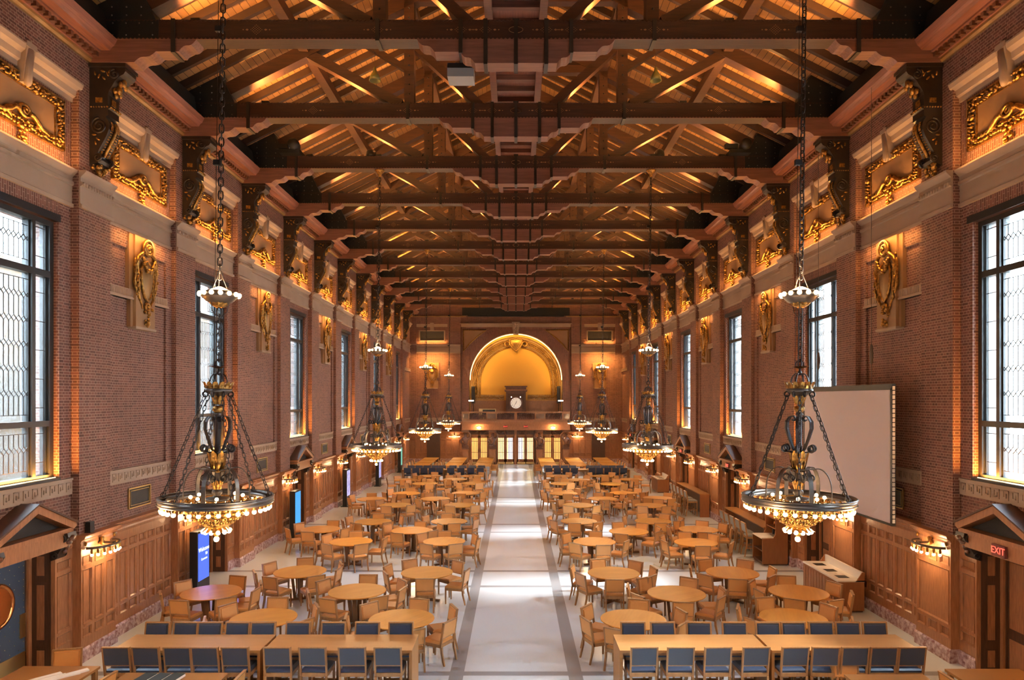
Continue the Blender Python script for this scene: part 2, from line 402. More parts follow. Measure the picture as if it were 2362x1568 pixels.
    cor([(XP, 6.88), (8.70, 6.88), (8.66, 6.92), (8.66, 6.97), (XP, 6.97)], GOLDP)
    cor([(XP, 6.97), (8.62, 6.97), (8.60, 7.08), (XP, 7.08)], CROWN)
    cor([(XP, 7.08), (8.48, 7.08), (8.48, 7.12), (XP, 7.12)], CROWN)
    cor([(XP, 7.12), (8.29, 7.12), (8.27, 7.15), (8.25, 7.18), (8.20, 7.22), (8.16, 7.30), (8.14, 7.34), (8.60, 7.34)], CROWN)
    cor([(XP, 7.34), (8.3, 7.34), (8.4, 7.9), (XP, 8.0)], BLACK)
    n = int((YEND - 4) / .16)
    for i in range(n): mb.box(s * 8.62, s * 8.52, 4 + i * .16, 4.08 + i * .16, Z(6.985), Z(7.07), CARVED)
    struct(mb, 'wooden crown cornice with gilt lower roll and dentils, %s side' % nm, 'cornice')
# ------------------------------------------------------------------ roof
RS = .5; ZR = 12.32                        # roof slope, z' of the ridge underside
mb = MB()
for s in (-1, 1):
    mb.prism([(0, Z(ZR)), (s * 9.6, Z(ZR - 9.6 * RS)), (s * 9.6, Z(ZR - 9.6 * RS + .3)), (0, Z(ZR + .3))], YBACK - .3, YEND + 2, DECK)
ceil = struct(mb, 'steep boarded timber ceiling of the hall', 'ceiling', 'ceiling')
mb = MB()
for s in (-1, 1):
    x0, x1 = .0, 8.9
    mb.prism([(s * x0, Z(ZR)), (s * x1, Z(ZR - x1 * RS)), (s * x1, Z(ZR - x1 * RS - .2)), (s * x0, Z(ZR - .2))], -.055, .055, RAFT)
raf = mb.mesh('rafter')
for k in range(0, 12):
    for i in range(1, 6):
        o = bpy.data.objects.new('rafter', raf); C.objects.link(o); o.parent = ceil; o.location = (0, PK(k) - .07 + B * i / 6, 0)
for s in (-1, 1):
    for x in (2.8, 5.55):
        mb = MB(); zt = ZR - x * RS - .2; mb.box(s * (x - .12), s * (x + .12), 2, YEND, Z(zt - .26), Z(zt), TRUSS); mb.obj('purlin', ceil)
mb = MB()
mb.box(-.64, .64, 4, YEND, Z(8.35), Z(8.5), CROWN)
for s in (-1, 1): mb.box(s * .5, s * .66, 4, YEND, Z(8.1), Z(8.36), TRUSSL)
k = 4.0
while k < YEND - .5:
    mb.box(-.5, .5, k, k + .14, Z(8.22), Z(8.36), TRUSSL); k += .66
mb.obj('coffered_ridge_box', ceil)
# ------------------------------------------------------------------ trusses
ZC0, ZC1 = 7.34, 7.74
def scurve(x, z, dx, dz, n=7):             # ogee from (x,z) by (dx,dz)
    r = []
    for i in range(n + 1):
        t = i / n; r.append((x + dx * t, z + dz * (t + .16 * math.sin(2 * PI * t))))
    return r
def make_truss():
    root = empty('roof_truss')
    hy = .19
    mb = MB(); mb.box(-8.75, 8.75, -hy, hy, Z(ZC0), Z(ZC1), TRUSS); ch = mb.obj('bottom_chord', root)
    mb = MB()
    for zz, sg in ((ZC1, -1), (ZC0, 1)):
        n = int(17 / .085)
        for i in range(n):
            x = -8.5 + i * .085
            v = [(x, -hy - .012, Z(zz)), (x + .085, -hy - .012, Z(zz)), (x + .0425, -hy - .012, Z(zz) + sg * .035)]
            v += [(a, -hy, c) for a, b_, c in v]
            mb.add(v, [(0, 1, 2), (3, 5, 4), (0, 3, 4, 1), (1, 4, 5, 2), (2, 5, 3, 0)], TRUSSL if sg > 0 else TRUSS)
    mb.obj('sawtooth_edging', ch)
    mb = MB()                               # stencilled ornaments
    def dia(x, z, w, h, y=-hy - .004): mb.add([(x - w, y, z), (x, y, z - h), (x + w, y, z), (x, y, z + h)], [(0, 1, 2, 3)], TAN)
    for c in (-5.3, -2.83, -1.13, -.62, .62, 1.13, 2.83, 5.3):
        for i in range(-4, 5):
            for j in range(-4, 5):
                if abs(i) + abs(j) <= 4 and (i + j) % 2 == 0: dia(c + i * .028, Z(7.54) + j * .024, .011, .010)
        for q in (-1, 1): dia(c + q * .19, Z(7.54), .035, .022); dia(c + q * .27, Z(7.54), .018, .014)
    for q in (-1, 1): mb.torus(.065, .008, TAN, 20, 4, Matrix.Translation((q * .0, -hy - .002, Z(7.54))) @ Matrix.Rotation(PI / 2, 4, 'X'), sx=2.2)
    mb.obj('stencilled_ornament', ch)
    # layered centre block and end corbels
    def layer(name, pts): m_ = MB(); m_.prism([(x, Z(z)) for x, z in pts], -hy, hy, TRUSSL); return m_.obj(name, root)
    r1 = scurve(1.66, 7.09, .36, .25)
    layer('centre_corbel', [(-x, z) for x, z in r1[::-1]] + r1)
    r2 = scurve(.84, 6.86, .30, .23)
    layer('lower_centre_corbel', [(-x, z) for x, z in r2[::-1]] + r2)
    for s in (-1, 1):
        a = scurve(6.89, 7.10, -.36, .24); layer('end_corbel', [(s * x, z) for x, z in a] + [(s * 8.75, 7.34), (s * 8.75, 7.10)])
        a = scurve(7.80, 6.88, -.44, .22); layer('end_corbel', [(s * x, z) for x, z in a] + [(s * 8.75, 7.10), (s * 8.75, 6.88)])
    # straps
    for x, z0 in ((0, 6.85), (-.62, 6.85), (.62, 6.85), (-1.13, 7.08), (1.13, 7.08), (-2.83, 7.33), (2.83, 7.33), (-7.0, 7.09), (7.0, 7.09)):
        mb = MB(); mb.box(x - .04, x + .04, -hy - .025, hy + .025, Z(z0 - .02), Z(ZC1 + .02), IRON); mb.obj('iron_strap', root)
    # posts and diagonals
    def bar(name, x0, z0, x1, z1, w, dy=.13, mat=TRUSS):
        d = Vector((x1 - x0, z1 - z0)); n = Vector((-d.y, d.x)).normalized() * w / 2
        m_ = MB(); m_.prism([(x0 + n.x, Z(z0) + n.y), (x1 + n.x, Z(z1) + n.y), (x1 - n.x, Z(z1) - n.y), (x0 - n.x, Z(z0) - n.y)], -dy, dy, mat)
        return m_.obj(name, root)
    for s in (-1, 1):
        p = bar('queen_post', s * 2.8, ZC1, s * 2.8, ZR - 2.8 * RS - .35, .26, .15)
        mb = MB()
        for i in range(10): mb.ball((s * 2.8, -.16, Z(ZC1 + .25 + .25 * i)), .025, IRON, 6, 4)
        mb.obj('rivets', p)
        bar('outer_strut', s * 3.02, ZC1, s * 5.6, 9.15, .24)
        bar('inner_strut', s * .95, ZC1 - .02, s * 2.66, 9.3, .22)
        bar('principal_rafter', s * 8.5, ZR - 8.5 * RS - .42, s * .0, ZR - .42, .34, .15)
        bar('knee_brace', s * 3.95, 9.35, s * 2.9, 8.7, .14, .1)
        bar('collar_beam', 0, 10.55, s * 2.7, 10.55, .24, .12)
        mb = MB(); mb.prism([(s * 7.35, Z(ZC1)), (s * 8.74, Z(ZC1)), (s * 8.74, Z(8.15)), (s * 7.75, Z(8.55))], -.2, .2, BLACK)
        for i in range(4):
            for j in range(3): mb.ball((s * (7.65 + i * .3), -.2, Z(7.83 + j * .17)), .018, STEEL, 6, 4)
        mb.box(s * 7.3, s * 8.74, -.2, .2, Z(7.36), Z(7.74), BLACK)
        for i in range(5):
            for j in range(2): mb.ball((s * (7.42 + i * .27), -.2, Z(7.43 + j * .24)), .016, STEEL, 6, 4)
        mb.obj('steel_gusset', root)
        mb = MB(); a = scurve(0, 0, .55, .12)
        mb.prism([(s * (5.9 + x), Z(8.95 - .5 * x + .02) - abs(math.sin(x * 6)) * .06 - .12) for x, z in a] + [(s * 6.45, Z(8.85)), (s * 5.9, Z(9.1))], -.13, .13, TRUSSL); mb.obj('rafter_corbel', root)
        for x in (4.4, 6.6):
            mb = MB(); mb.box(s * x - .09, s * x + .09, -.09, .09, Z(ZC1), Z(ZC1 + .10), BLACK); h = mb.obj('uplight', root)
            light('SPOT', (s * x, 0, Z(ZC1 + .14)), P_ROOF, AMBER, h, direction=(-s * .25, .45, 1), soft=.06, spot=2.6)
    mb = MB(); mb.box(-.07, .07, -.07, .07, Z(7.74), Z(7.84), BLACK); h = mb.obj('uplight', root)
    light('SPOT', (1.6, .0, Z(7.9)), P_ROOF * .5, AMBER, h, direction=(0, .3, 1), soft=.06, spot=2.5)
    light('SPOT', (-1.6, .0, Z(7.9)), P_ROOF * .5, AMBER, h, direction=(0, .3, 1), soft=.06, spot=2.5)
    return root
tr0 = make_truss()
for k in range(0, 12):
    o = tr0 if k == 0 else copy_tree(tr0)
    o.location = (0, PK(k) - .07, 0)
    tag(o, '%s dark timber roof truss with layered centre block, counted from the camera' % ('hidden overhead' if k == 0 else ORD[k - 1]), 'roof truss', 'roof trusses')
# ------------------------------------------------------------------ gilded console brackets
def spiral(cx, cz, r0, turns, sgn, n=26):
    return [(cx + r0 * (1 - .8 * i / n) * math.cos(sgn * turns * 2 * PI * i / n + PI / 2), 0, cz + r0 * (1 - .8 * i / n) * math.sin(sgn * turns * 2 * PI * i / n + PI / 2)) for i in range(n + 1)]
def make_bracket():
    base = 4.57; root = empty('console_bracket')
    P = [(0, 6.86), (.70, 6.86), (.735, 6.80), (.74, 6.72), (.70, 6.66), (.62, 6.62), (.52, 6.52), (.45, 6.40), (.40, 6.32), (.38, 6.25), (.38, 6.03), (.42, 6.02), (.42, 5.97), (.38, 5.95), (.38, 5.82), (.33, 5.80), (.38, 5.72), (.41, 5.62), (.40, 5.54), (.35, 5.40), (.27, 5.25), (.19, 5.10), (.15, 5.0), (.20, 4.93), (.17, 4.86), (.1, 4.83), (0, 4.80)]
    mb = MB(); mb.prism([(d, z - base) for d, z in P], -.2, .2, CARVEDB, 'dz'); mb.lb(-.24, .24, 0, .76, 6.80 - base, 6.87 - base, CARVEDB); mb.obj('body', root)
    for sd in (-1, 1):
        for (cx, cz, r, tn, sg) in ((.20, 5.60, .17, 2, 1), (.17, 4.95, .085, 1.6, -1), (.52, 6.66, .10, 1.6, 1)):
            mb = MB(); mb.tube([(sd * .205, -x, z - base) for x, _, z in spiral(cx, cz, r, tn, sg)], .024, CARVEDB, 5); mb.obj('volute', root)
        mb = MB()
        for (x, z, a) in ((.28, 6.72, .3), (.38, 6.66, 1.2), (.20, 6.62, 2), (.30, 6.58, .8), (.12, 6.68, 1.5), (.18, 5.33, .6), (.13, 5.25, 1.4), (.10, 5.42, 0), (.42, 6.72, 2.2)):
            mb.ball((0, 0, 0), (.018, .055, .022), GOLD, 6, 4, Matrix.Translation((sd * .205, -x, z - base)) @ Matrix.Rotation(a, 4, 'X'))
        mb.lb(sd * .20, sd * .212, .13, .27, 6.08 - base, 6.18 - base, GOLD)
        for i in range(7): mb.ball((sd * .21, -(.04 + i * .055), 5.99 - base), .018, GOLD, 6, 4)
        mb.obj('gilt_leaf_ornament', root)
    mb = MB()
    for i in range(7): mb.ball((-.17 + i * .057, -.43, 5.99 - base), .020, GOLD, 6, 4)
    mb.lb(-.08, .08, .38, .392, 6.07 - base, 6.2 - base, GOLD)
    S = [(.40, 5.70), (.42, 5.62), (.41, 5.54), (.36, 5.40), (.28, 5.25), (.20, 5.10), (.165, 5.02)]
    mb.tube([(0, -d - .015, z - base) for d, z in S], .035, GOLD, 6)
    for q in (-1, 1):
        for j in range(len(S) - 1):
            for f in (0, .33, .66):
                d = S[j][0] * (1 - f) + S[j + 1][0] * f; z = S[j][1] * (1 - f) + S[j + 1][1] * f
                mb.ball((q * .11, -d - .01, z - base), (.045, .014, .016), GOLD, 6, 4)
    for j, (x, d, z, r) in enumerate([(0, .6, 6.56, .09), (-.09, .58, 6.50, .07), (.09, .58, 6.50, .07), (0, .50, 6.42, .10), (-.1, .47, 6.36, .07), (.1, .47, 6.36, .07), (0, .44, 6.30, .07)]):
        mb.ball((x, -d, z - base), (r * .75, r * .6, r), GOLD, 7, 5)
    mb.obj('gilt_front_leaves', root)
    mb = MB(); rnd = random.Random(3)
    for i in range(20):
        z = rnd.uniform(4.60, 4.86); w = .17 * (z - 4.5) / .36 + .03
        mb.ball((rnd.uniform(-w, w), -rnd.uniform(.03, .07 + w * .7), z - base), (rnd.uniform(.03, .05),) * 3, GOLD, 7, 5)
    mb.obj('gilt_fruit_pendant', root)
    return root
br = make_bracket(); first = True
for s, nm in SIDES:
    for k in range(1, 12):
        o = br if first else copy_tree(br); first = False
        x, r = place(s, XP); o.location = (x, PK(k), Z(4.57)); o.rotation_euler.z = r
        tag(o, 'black and gilt scroll bracket carrying the %s roof truss, %s side wall' % (ORD[k - 1], nm), 'bracket', 'gilded brackets under the trusses')
# ------------------------------------------------------------------ gilt framed relief panels
def leafborder(mb, pts, mat, step=.055, r=.045, dep=.06, rnd=None):
    rnd = rnd or random.Random(5)
    for i in range(len(pts)):
        a, b = Vector(pts[i]), Vector(pts[(i + 1) % len(pts)]); n = max(1, int((b - a).length / step))
        for j in range(n):
            p = a + (b - a) * (j + .5) / n
            q = rnd.uniform(.7, 1.25)
            mb.ball((0, 0, 0), (r * q * 1.2, dep * rnd.uniform(.5, 1), r * q * .6), mat, 6, 4, Matrix.Translation((p.x + rnd.uniform(-.02, .02), -.05, p.y + rnd.uniform(-.02, .02))) @ Matrix.Rotation(rnd.uniform(0, PI), 4, 'Y'))
def make_relief():
    base = 4.60; root = empty('relief_panel')
    a = 1.17; z0, z1 = 4.85 - base, 5.85 - base
    mb = MB(); mb.lb(-a + .05, a - .05, 0, .03, z0 + .04, z1 - .04, TAN); mb.obj('plaque', root)
    mb = MB()
    for u0, u1, c0, c1 in ((-a, a, z0, z0 + .035), (-a, a, z1 - .035, z1), (-a, -a + .035, z0, z1), (a - .035, a, z0, z1)): mb.lb(u0, u1, 0, .07, c0, c1, GOLD)
    ia = .92
    for u0, u1, c0, c1 in ((-ia, ia, z0 + .2, z0 + .22), (-ia, ia, z1 - .22, z1 - .2), (-ia, -ia + .02, z0 + .2, z1 - .2), (ia - .02, ia, z0 + .2, z1 - .2)): mb.lb(u0, u1, 0, .055, c0, c1, GOLD)
    m = .125
    for off in (.075, .16):
        leafborder(mb, [(-a + off, z0 + off), (a - off, z0 + off), (a - off, z1 - off), (-a + off, z1 - off)], GOLD, .07, .046, .07, random.Random(int(off * 100)))
    mb.obj('leafy_frame', root)
    mb = MB(); rnd = random.Random(9)
    T = lambda x, z: Matrix.Translation((x, -.10, z)) @ Matrix.Rotation(PI / 2, 4, 'X')
    mb.torus(.10, .035, GOLD, 18, 6, T(0, z0 + .33), sx=1.3)
    mb.torus(.05, .03, GOLD, 14, 6, T(.02, z0 + .33))
    for q in (-1, 1):
        pts = [(q * (.12 + .12 * i), -.08 - .02 * math.sin(i), z0 + .33 - .045 * i + .035 * math.sin(i * 1.7)) for i in range(6)]
        mb.tube(pts, [.05, .045, .05, .04, .035, .02], GOLD, 6)
        mb.tube([(q * (.35 + .07 * math.sin(i * 1.2)), -.07, z0 + .25 - i * .035) for i in range(5)], [.05, .05, .04, .03, .02], GOLD, 6)
    for i in range(16):
        z = rnd.uniform(-.02, z0 + .22); w = .05 + .10 * (z + .05) / .5
        mb.ball((rnd.uniform(-w, w), -rnd.uniform(.05, .13), z), rnd.uniform(.03, .05), GOLD, 7, 5)
    mb.obj('scroll_and_drop', root)
    return root
rp = make_relief(); first = True
for s, nm in SIDES:
    for b in range(0, 11):
        o = rp if first else copy_tree(rp); first = False
        x, r = place(s, XR - .006); o.location = (x, PK(b) + B / 2, Z(4.60)); o.rotation_euler.z = r
        tag(o, ('gilt leaf-framed relief panel above the %s tall window, %s side wall' % (ORD[b // 2], nm)) if b % 2 == 0 else ('gilt leaf-framed relief panel above the %s gilded cartouche, %s side wall' % (ORD[b // 2], nm)), 'relief panel', 'gilt relief panels')
# ------------------------------------------------------------------ gilded cartouches
def make_cartouche():
    base = 1.62; root = empty('cartouche'); z = lambda v: v - base
    mb = MB(); mb.lb(-.58, .58, 0, .09, z(2.52), z(3.80), TAN); mb.lb(-.42, .42, 0, .16, z(1.65), z(2.55), TAN); mb.lb(-.40, .40, .0, .13, z(2.5), z(3.80), TAN)
    mb.lb(-.45, .45, 0, .18, z(1.62), z(1.68), STONE)
    for q in (-1, 1): mb.lb(q * .42, q * .52, 0, .09, z(1.66), z(2.30), TAN)
    mb.obj('stone_slab', root)
    mb = MB()
    oval = [(.0, 3.22), (.14, 3.15), (.22, 3.0), (.23, 2.8), (.19, 2.6), (.10, 2.42), (0, 2.33), (-.10, 2.42), (-.19, 2.6), (-.23, 2.8), (-.22, 3.0), (-.14, 3.15)]
    mb.add([(u, -.21, z(v)) for u, v in oval] + [(u * 1.25, -.12, z((v - 2.8) * 1.1 + 2.8)) for u, v in oval], [tuple(range(12))] + [(i, (i + 1) % 12, 12 + (i + 1) % 12, 12 + i) for i in range(12)], GOLDP, True)
    mb.obj('shield', root)
    mb = MB(); rnd = random.Random(11)
    mb.tube([(u * 1.12, -.20, z((v - 2.8) * 1.06 + 2.8)) for u, v in oval], .035, GOLD, 6, closed=True)
    T = lambda x, zz, y=-.22: Matrix.Translation((x, y, z(zz))) @ Matrix.Rotation(PI / 2, 4, 'X')
    mb.torus(.17, .045, GOLD, 18, 6, T(0, 3.56)); mb.torus(.09, .04, GOLD, 14, 6, T(.02, 3.54)); mb.ball((0, -.25, z(3.54)), .05, GOLD)
    for q in (-1, 1):
        mb.tube([(q * .12, -.2, z(3.45)), (q * .26, -.22, z(3.38)), (q * .38, -.2, z(3.28)), (q * .42, -.18, z(3.12)), (q * .36, -.18, z(2.98)), (q * .40, -.18, z(2.82)), (q * .34, -.18, z(2.66)), (q * .30, -.17, z(2.5)), (q * .33, -.17, z(2.38)), (q * .22, -.17, z(2.25)), (q * .15, -.17, z(2.12))],
                [.04, .045, .055, .045, .035, .045, .04, .03, .04, .03, .02], GOLD, 7)
        mb.tube([(q * .44, -.16, z(3.25)), (q * .48, -.18, z(3.05)), (q * .44, -.16, z(2.85)), (q * .47, -.16, z(2.7)), (q * .38, -.16, z(2.45))], [.03, .045, .04, .045, .03], GOLD, 6)
    for i in range(18):
        t = i / 17; mb.ball((-.26 + .52 * t, -.25, z(3.27 - .28 * math.sin(PI * t)) + rnd.uniform(-.03, .03)), rnd.uniform(.035, .055), GOLD, 7, 5)
    mb.torus(.085, .035, GOLD, 14, 6, T(0, 2.17, -.2)); mb.ball((0, -.22, z(2.17)), .04, GOLD)
    for i in range(24):
        v = rnd.uniform(1.72, 2.12); w = .04 + .13 * (v - 1.68) / .4
        mb.ball((rnd.uniform(-w, w), -rnd.uniform(.16, .24), z(v)), rnd.uniform(.03, .05), GOLD, 7, 5)
    for i in range(46):
        q = rnd.choice((-1, 1)); v = rnd.uniform(2.4, 3.4)
        mb.ball((q * rnd.uniform(.28, .46), -rnd.uniform(.14, .22), z(v)), (rnd.uniform(.02, .05), .03, rnd.uniform(.03, .06)), GOLD, 6, 4)
    mb.obj('gilded_carving', root)
    return root
ca = make_cartouche(); first = True
for s, nm in SIDES:
    for b in range(1, 11, 2):
        o = ca if first else copy_tree(ca); first = False
        x, r = place(s, XR); o.location = (x, PK(b) + B / 2, Z(1.62)); o.rotation_euler.z = r
        tag(o, '%s gilded shield cartouche with garland on the %s side wall' % (ORD[(b - 1) // 2], nm), 'cartouche', 'gilded cartouches')
# ------------------------------------------------------------------ wall vents
def make_vent():
    root = empty('wall_vent'); mb = MB(); mb.lb(-.43, .43, 0, .02, .04, .44, GRILLE); mb.obj('grille', root)
    mb = MB()
    for k, w in ((0, .03), (.065, .015)):
        for u0, u1, c0, c1 in ((-.48 + k, .48 - k, k, k + w), (-.48 + k, .48 - k, .48 - k - w, .48 - k), (-.48 + k, -.48 + k + w, k, .48 - k), (.48 - k - w, .48 - k, k, .48 - k)): mb.lb(u0, u1, 0, .035, c0, c1, BRASS)
    mb.obj('brass_frame', root); return root
ve = make_vent(); first = True
for s, nm in SIDES:
    for b in range(1, 11, 2):
        o = ve if first else copy_tree(ve); first = False
        x, r = place(s, XR); o.location = (x, PK(b) + B / 2, Z(-2.54)); o.rotation_euler.z = r
        tag(o, 'brass framed dark vent below the %s cartouche, %s side wall' % (ORD[(b - 1) // 2], nm), 'vent', 'brass framed vents')
# ------------------------------------------------------------------ windows
WZ0, WZ1 = -1.53, 3.45
def make_window(n):
    root = empty('window_%d' % n); h = WZ1 - WZ0; D = -.11
    mb = MB(); 
    def fb(u0, u1, z0, z1, d=.07): mb.lb(u0, u1, D - d, D, z0, z1, BRONZE)
    for q in (-1, 1): fb(q * 1.1, q * .99, 0, h, .2)
    for u in (-.55, .55): fb(u - .045, u + .045, 0, h, .2)
    for q in (-1, 1):
        for u in (.96, .61, .485): mb.lb(q * u - .012, q * u + .012, D - .12, D - .05, 0, h, BRONZE)
    for z0, z1 in ((0, .07), (1.0, 1.11), (3.88, 4.0), (h - .1, h)): fb(-1.1, 1.1, z0, z1, .16)
    mb.obj('window_frame', root)
    mb = MB(); mb.lb(-1.05, 1.05, D - .10, D - .085, .03, h - .05, GLASS); mb.obj('glass', root)
    mb = MB(); Y = D - .075
    def cm(a, b_, r=.0085): mb.tube([(a[0], -Y, a[1]), (b_[0], -Y, b_[1])], r, IRON, 4, smooth=False)
    for z0, z1 in ((.07, 1.0), (1.11, 3.88), (4.0, h - .1)):
        for u in (-.92, -.62, .62, .92): cm((u, z0), (u, z1))
        zz = z0 + .25
        while zz < z1:
            for q in (-1, 1): cm((q * .95, zz), (q * .6, zz))
            zz += .55
        cols = [-.5 + i * .125 for i in range(9)]
        for z in (z0 + .12, z1 - .12): cm((-.5, z), (.5, z))
        zz = z0 + .12; period = .46
        while zz < z1 - .15:
            for i, u in enumerate(cols):
                e = min(zz + .34, z1 - .12); cm((u, zz), (u, e))
                if i < 8 and e + .12 < z1:
                    cm((u, e), (u + .0625, e + .06)); cm((u + .125, e), (u + .0625, e + .06)); cm((u + .0625, e + .06), (u, e + .12)); cm((u + .0625, e + .06), (u + .125, e + .12))
            zz += period
    mb.obj('lead_came', root)
    mb = MB(); mb.lb(-1.25, 1.12, -.1, .02, h, h + .14, BLACK); mb.obj('blind_box', root)
    mb = MB(); mb.lb(-1.1, 1.1, -.12, .03, -.05, .0, BLACK); mb.obj('window_sill', root)
    mb = MB()
    for i in range(44): mb.lb(-1.03 + i * .048, -1.03 + i * .048 + .03, -.06, -.045, .0, .012, LED)
    st = mb.obj('led_strip', root)
    light('AREA', (0, .03, .02), P_SILL, (1, .40, .07), st, (2.0, .06), direction=(0, 0, 1))
    return root
wi = None; n = 0
for s, nm in SIDES:
    for b in range(0, 11, 2):
        n += 1
        if wi is None: wi = make_window(1); o = wi
        else: o = copy_tree(wi); o.name = 'window_%d' % n
        x, r = place(s, XR); o.location = (x, PK(b) + B / 2, Z(WZ0)); o.rotation_euler.z = r
        tag(o, '%s tall leaded window on the %s side wall' % (ORD[b // 2], nm), 'window', kind='structure')
        pl = bpy.data.lights.new('window_portal', 'AREA'); pl.shape = 'RECTANGLE'; pl.size = 2.2; pl.size_y = 4.9; pl.cycles.is_portal = True
        po = bpy.data.objects.new('window_portal', pl); C.objects.link(po); po.location = (s * 9.56, PK(b) + B / 2, Z(.95)); po.rotation_euler = Vector((-s, 0, 0)).to_track_quat('-Z', 'Z').to_euler()
# ledge lights behind the stone course
for s, nm in SIDES:
    for b in range(0, 11):
        l_ = light('AREA', (s * (XR - .30), PK(b) + B / 2, Z(4.56)), P_LEDGE, AMBER, None, (.08, 2.4)); l_.rotation_euler = (0, PI + s * .10, 0)
        if b % 2:
            l_ = light('AREA', (s * (XR - .32), PK(b) + B / 2, Z(3.84)), P_DOWN, AMBER, None, (.08, 2.2)); l_.rotation_euler = (0, -s * .05, 0)
# ================================================================== WAINSCOT
WH = 2.55
def panelled(mb, u0, u1, d, cols, rows=((.48, .68), (.75, 1.84), (1.93, 2.11)), mat=OAK, z0=.28, z1=2.30, full=None):
    mb.lb(u0, u1, 0, d - .03, z0, z1, mat)
    w = (u1 - u0) / cols; e = .055
    zs = [z0] + [v for r in rows for v in r] + [z1]
    for i in range(0, len(zs), 2): mb.lb(u0, u1, d - .03, d, zs[i], zs[i + 1], mat)
    for ri, r in enumerate(rows):
        nc = 1 if (full is not None and ri == full) else cols
        w = (u1 - u0) / nc
        for c in range(nc + 1):
            a = u0 + c * w; mb.lb(max(u0, a - e), min(u1, a + e), d - .03, d, r[0], r[1], mat)
        for c in range(nc):
            a, b_ = u0 + c * w + e, u0 + (c + 1) * w - e
            m_ = .028
            if b_ - a < .1: continue
            o_ = [(a, r[0]), (b_, r[0]), (b_, r[1]), (a, r[1])]; i1 = [(a + m_, r[0] + m_), (b_ - m_, r[0] + m_), (b_ - m_, r[1] - m_), (a + m_, r[1] - m_)]
            v = [(p[0], -(d + .012), p[1]) for p in o_] + [(p[0], -(d - .022), p[1]) for p in i1]
            mb.add(v, [(k, (k + 1) % 4, 4 + (k + 1) % 4, 4 + k) for k in range(4)], mat)
            v = [(p[0], -(d + .012), p[1]) for p in o_] + [(p[0], -(d - .001), p[1]) for p in o_]
            mb.add(v, [(k, (k + 1) % 4, 4 + (k + 1) % 4, 4 + k) for k in range(4)], mat)
def cap(mb, u0, u1, d, mat=OAK):
    mb.prism([(d_, z) for d_, z in ((0, 2.30), (d + .01, 2.30), (d + .02, 2.36), (d + .01, 2.40), (d + .03, 2.44), (d + .09, 2.48), (d + .11, 2.53), (d + .11, 2.55), (0, 2.56))], u0, u1, mat, 'dz')
def plinth(mb, u0, u1, d): mb.prism([(0, 0), (d + .03, 0), (d + .03, .24), (d + .01, .28), (0, .28)], u0, u1, MARBLE, 'dz')
def make_wpier(full):
    mb = MB(); d = XR - 8.67; panelled(mb, -.6, .6, d, 3, full=full); cap(mb, -.63, .63, d); mb2 = MB(); plinth(mb2, -.62, .62, d); return mb.mesh('panelled_pier'), mb2.mesh('marble_plinth')
MP = {None: make_wpier(None), 1: make_wpier(1)}
mb = MB(); d = .08; panelled(mb, -1.38, 1.38, d, 7); cap(mb, -1.38, 1.38, d); MB_ = mb.mesh('panelled_bay'); mb = MB(); plinth(mb, -1.38, 1.38, d); MBP = mb.mesh('marble_plinth')
mb = MB(); panelled(mb, .86, 1.38, d, 1); panelled(mb, -1.38, -.86, d, 1); cap(mb, 1.0, 1.38, d); cap(mb, -1.38, -1.0, d); MN_ = mb.mesh('panelled_margin'); mb = MB(); plinth(mb, .86, 1.38, d); plinth(mb, -1.38, -.86, d); MNP = mb.mesh('marble_plinth')
def addwain(m1, m2, s, y, label, plane=XR):
    _tn[0] += 1; x, r = place(s, plane)
    o = bpy.data.objects.new('trim_%d' % _tn[0], m1); C.objects.link(o); o.location = (x, y, 0); o.rotation_euler.z = r; tag(o, label, 'panelling', kind='structure')
    p = bpy.data.objects.new('marble_plinth', m2); C.objects.link(p); p.parent = o
for s, nm in SIDES:
    for k in range(0, 12): addwain(*MP[1 if (s > 0) else None], s, PK(k), 'oak panelled pier under the %s brick pier, %s side' % (ORD[k], nm))
    for b in range(0, 12):
        yc = PK(b) + B / 2
        if b % 2: addwain(MB_, MBP, s, yc, 'oak panelling between doorways, %s stretch of the %s side' % (ORD[b // 2], nm))
        else: addwain(MN_, MNP, s, yc, 'narrow oak panels beside the %s doorway, %s side' % (ORD[b // 2], nm))
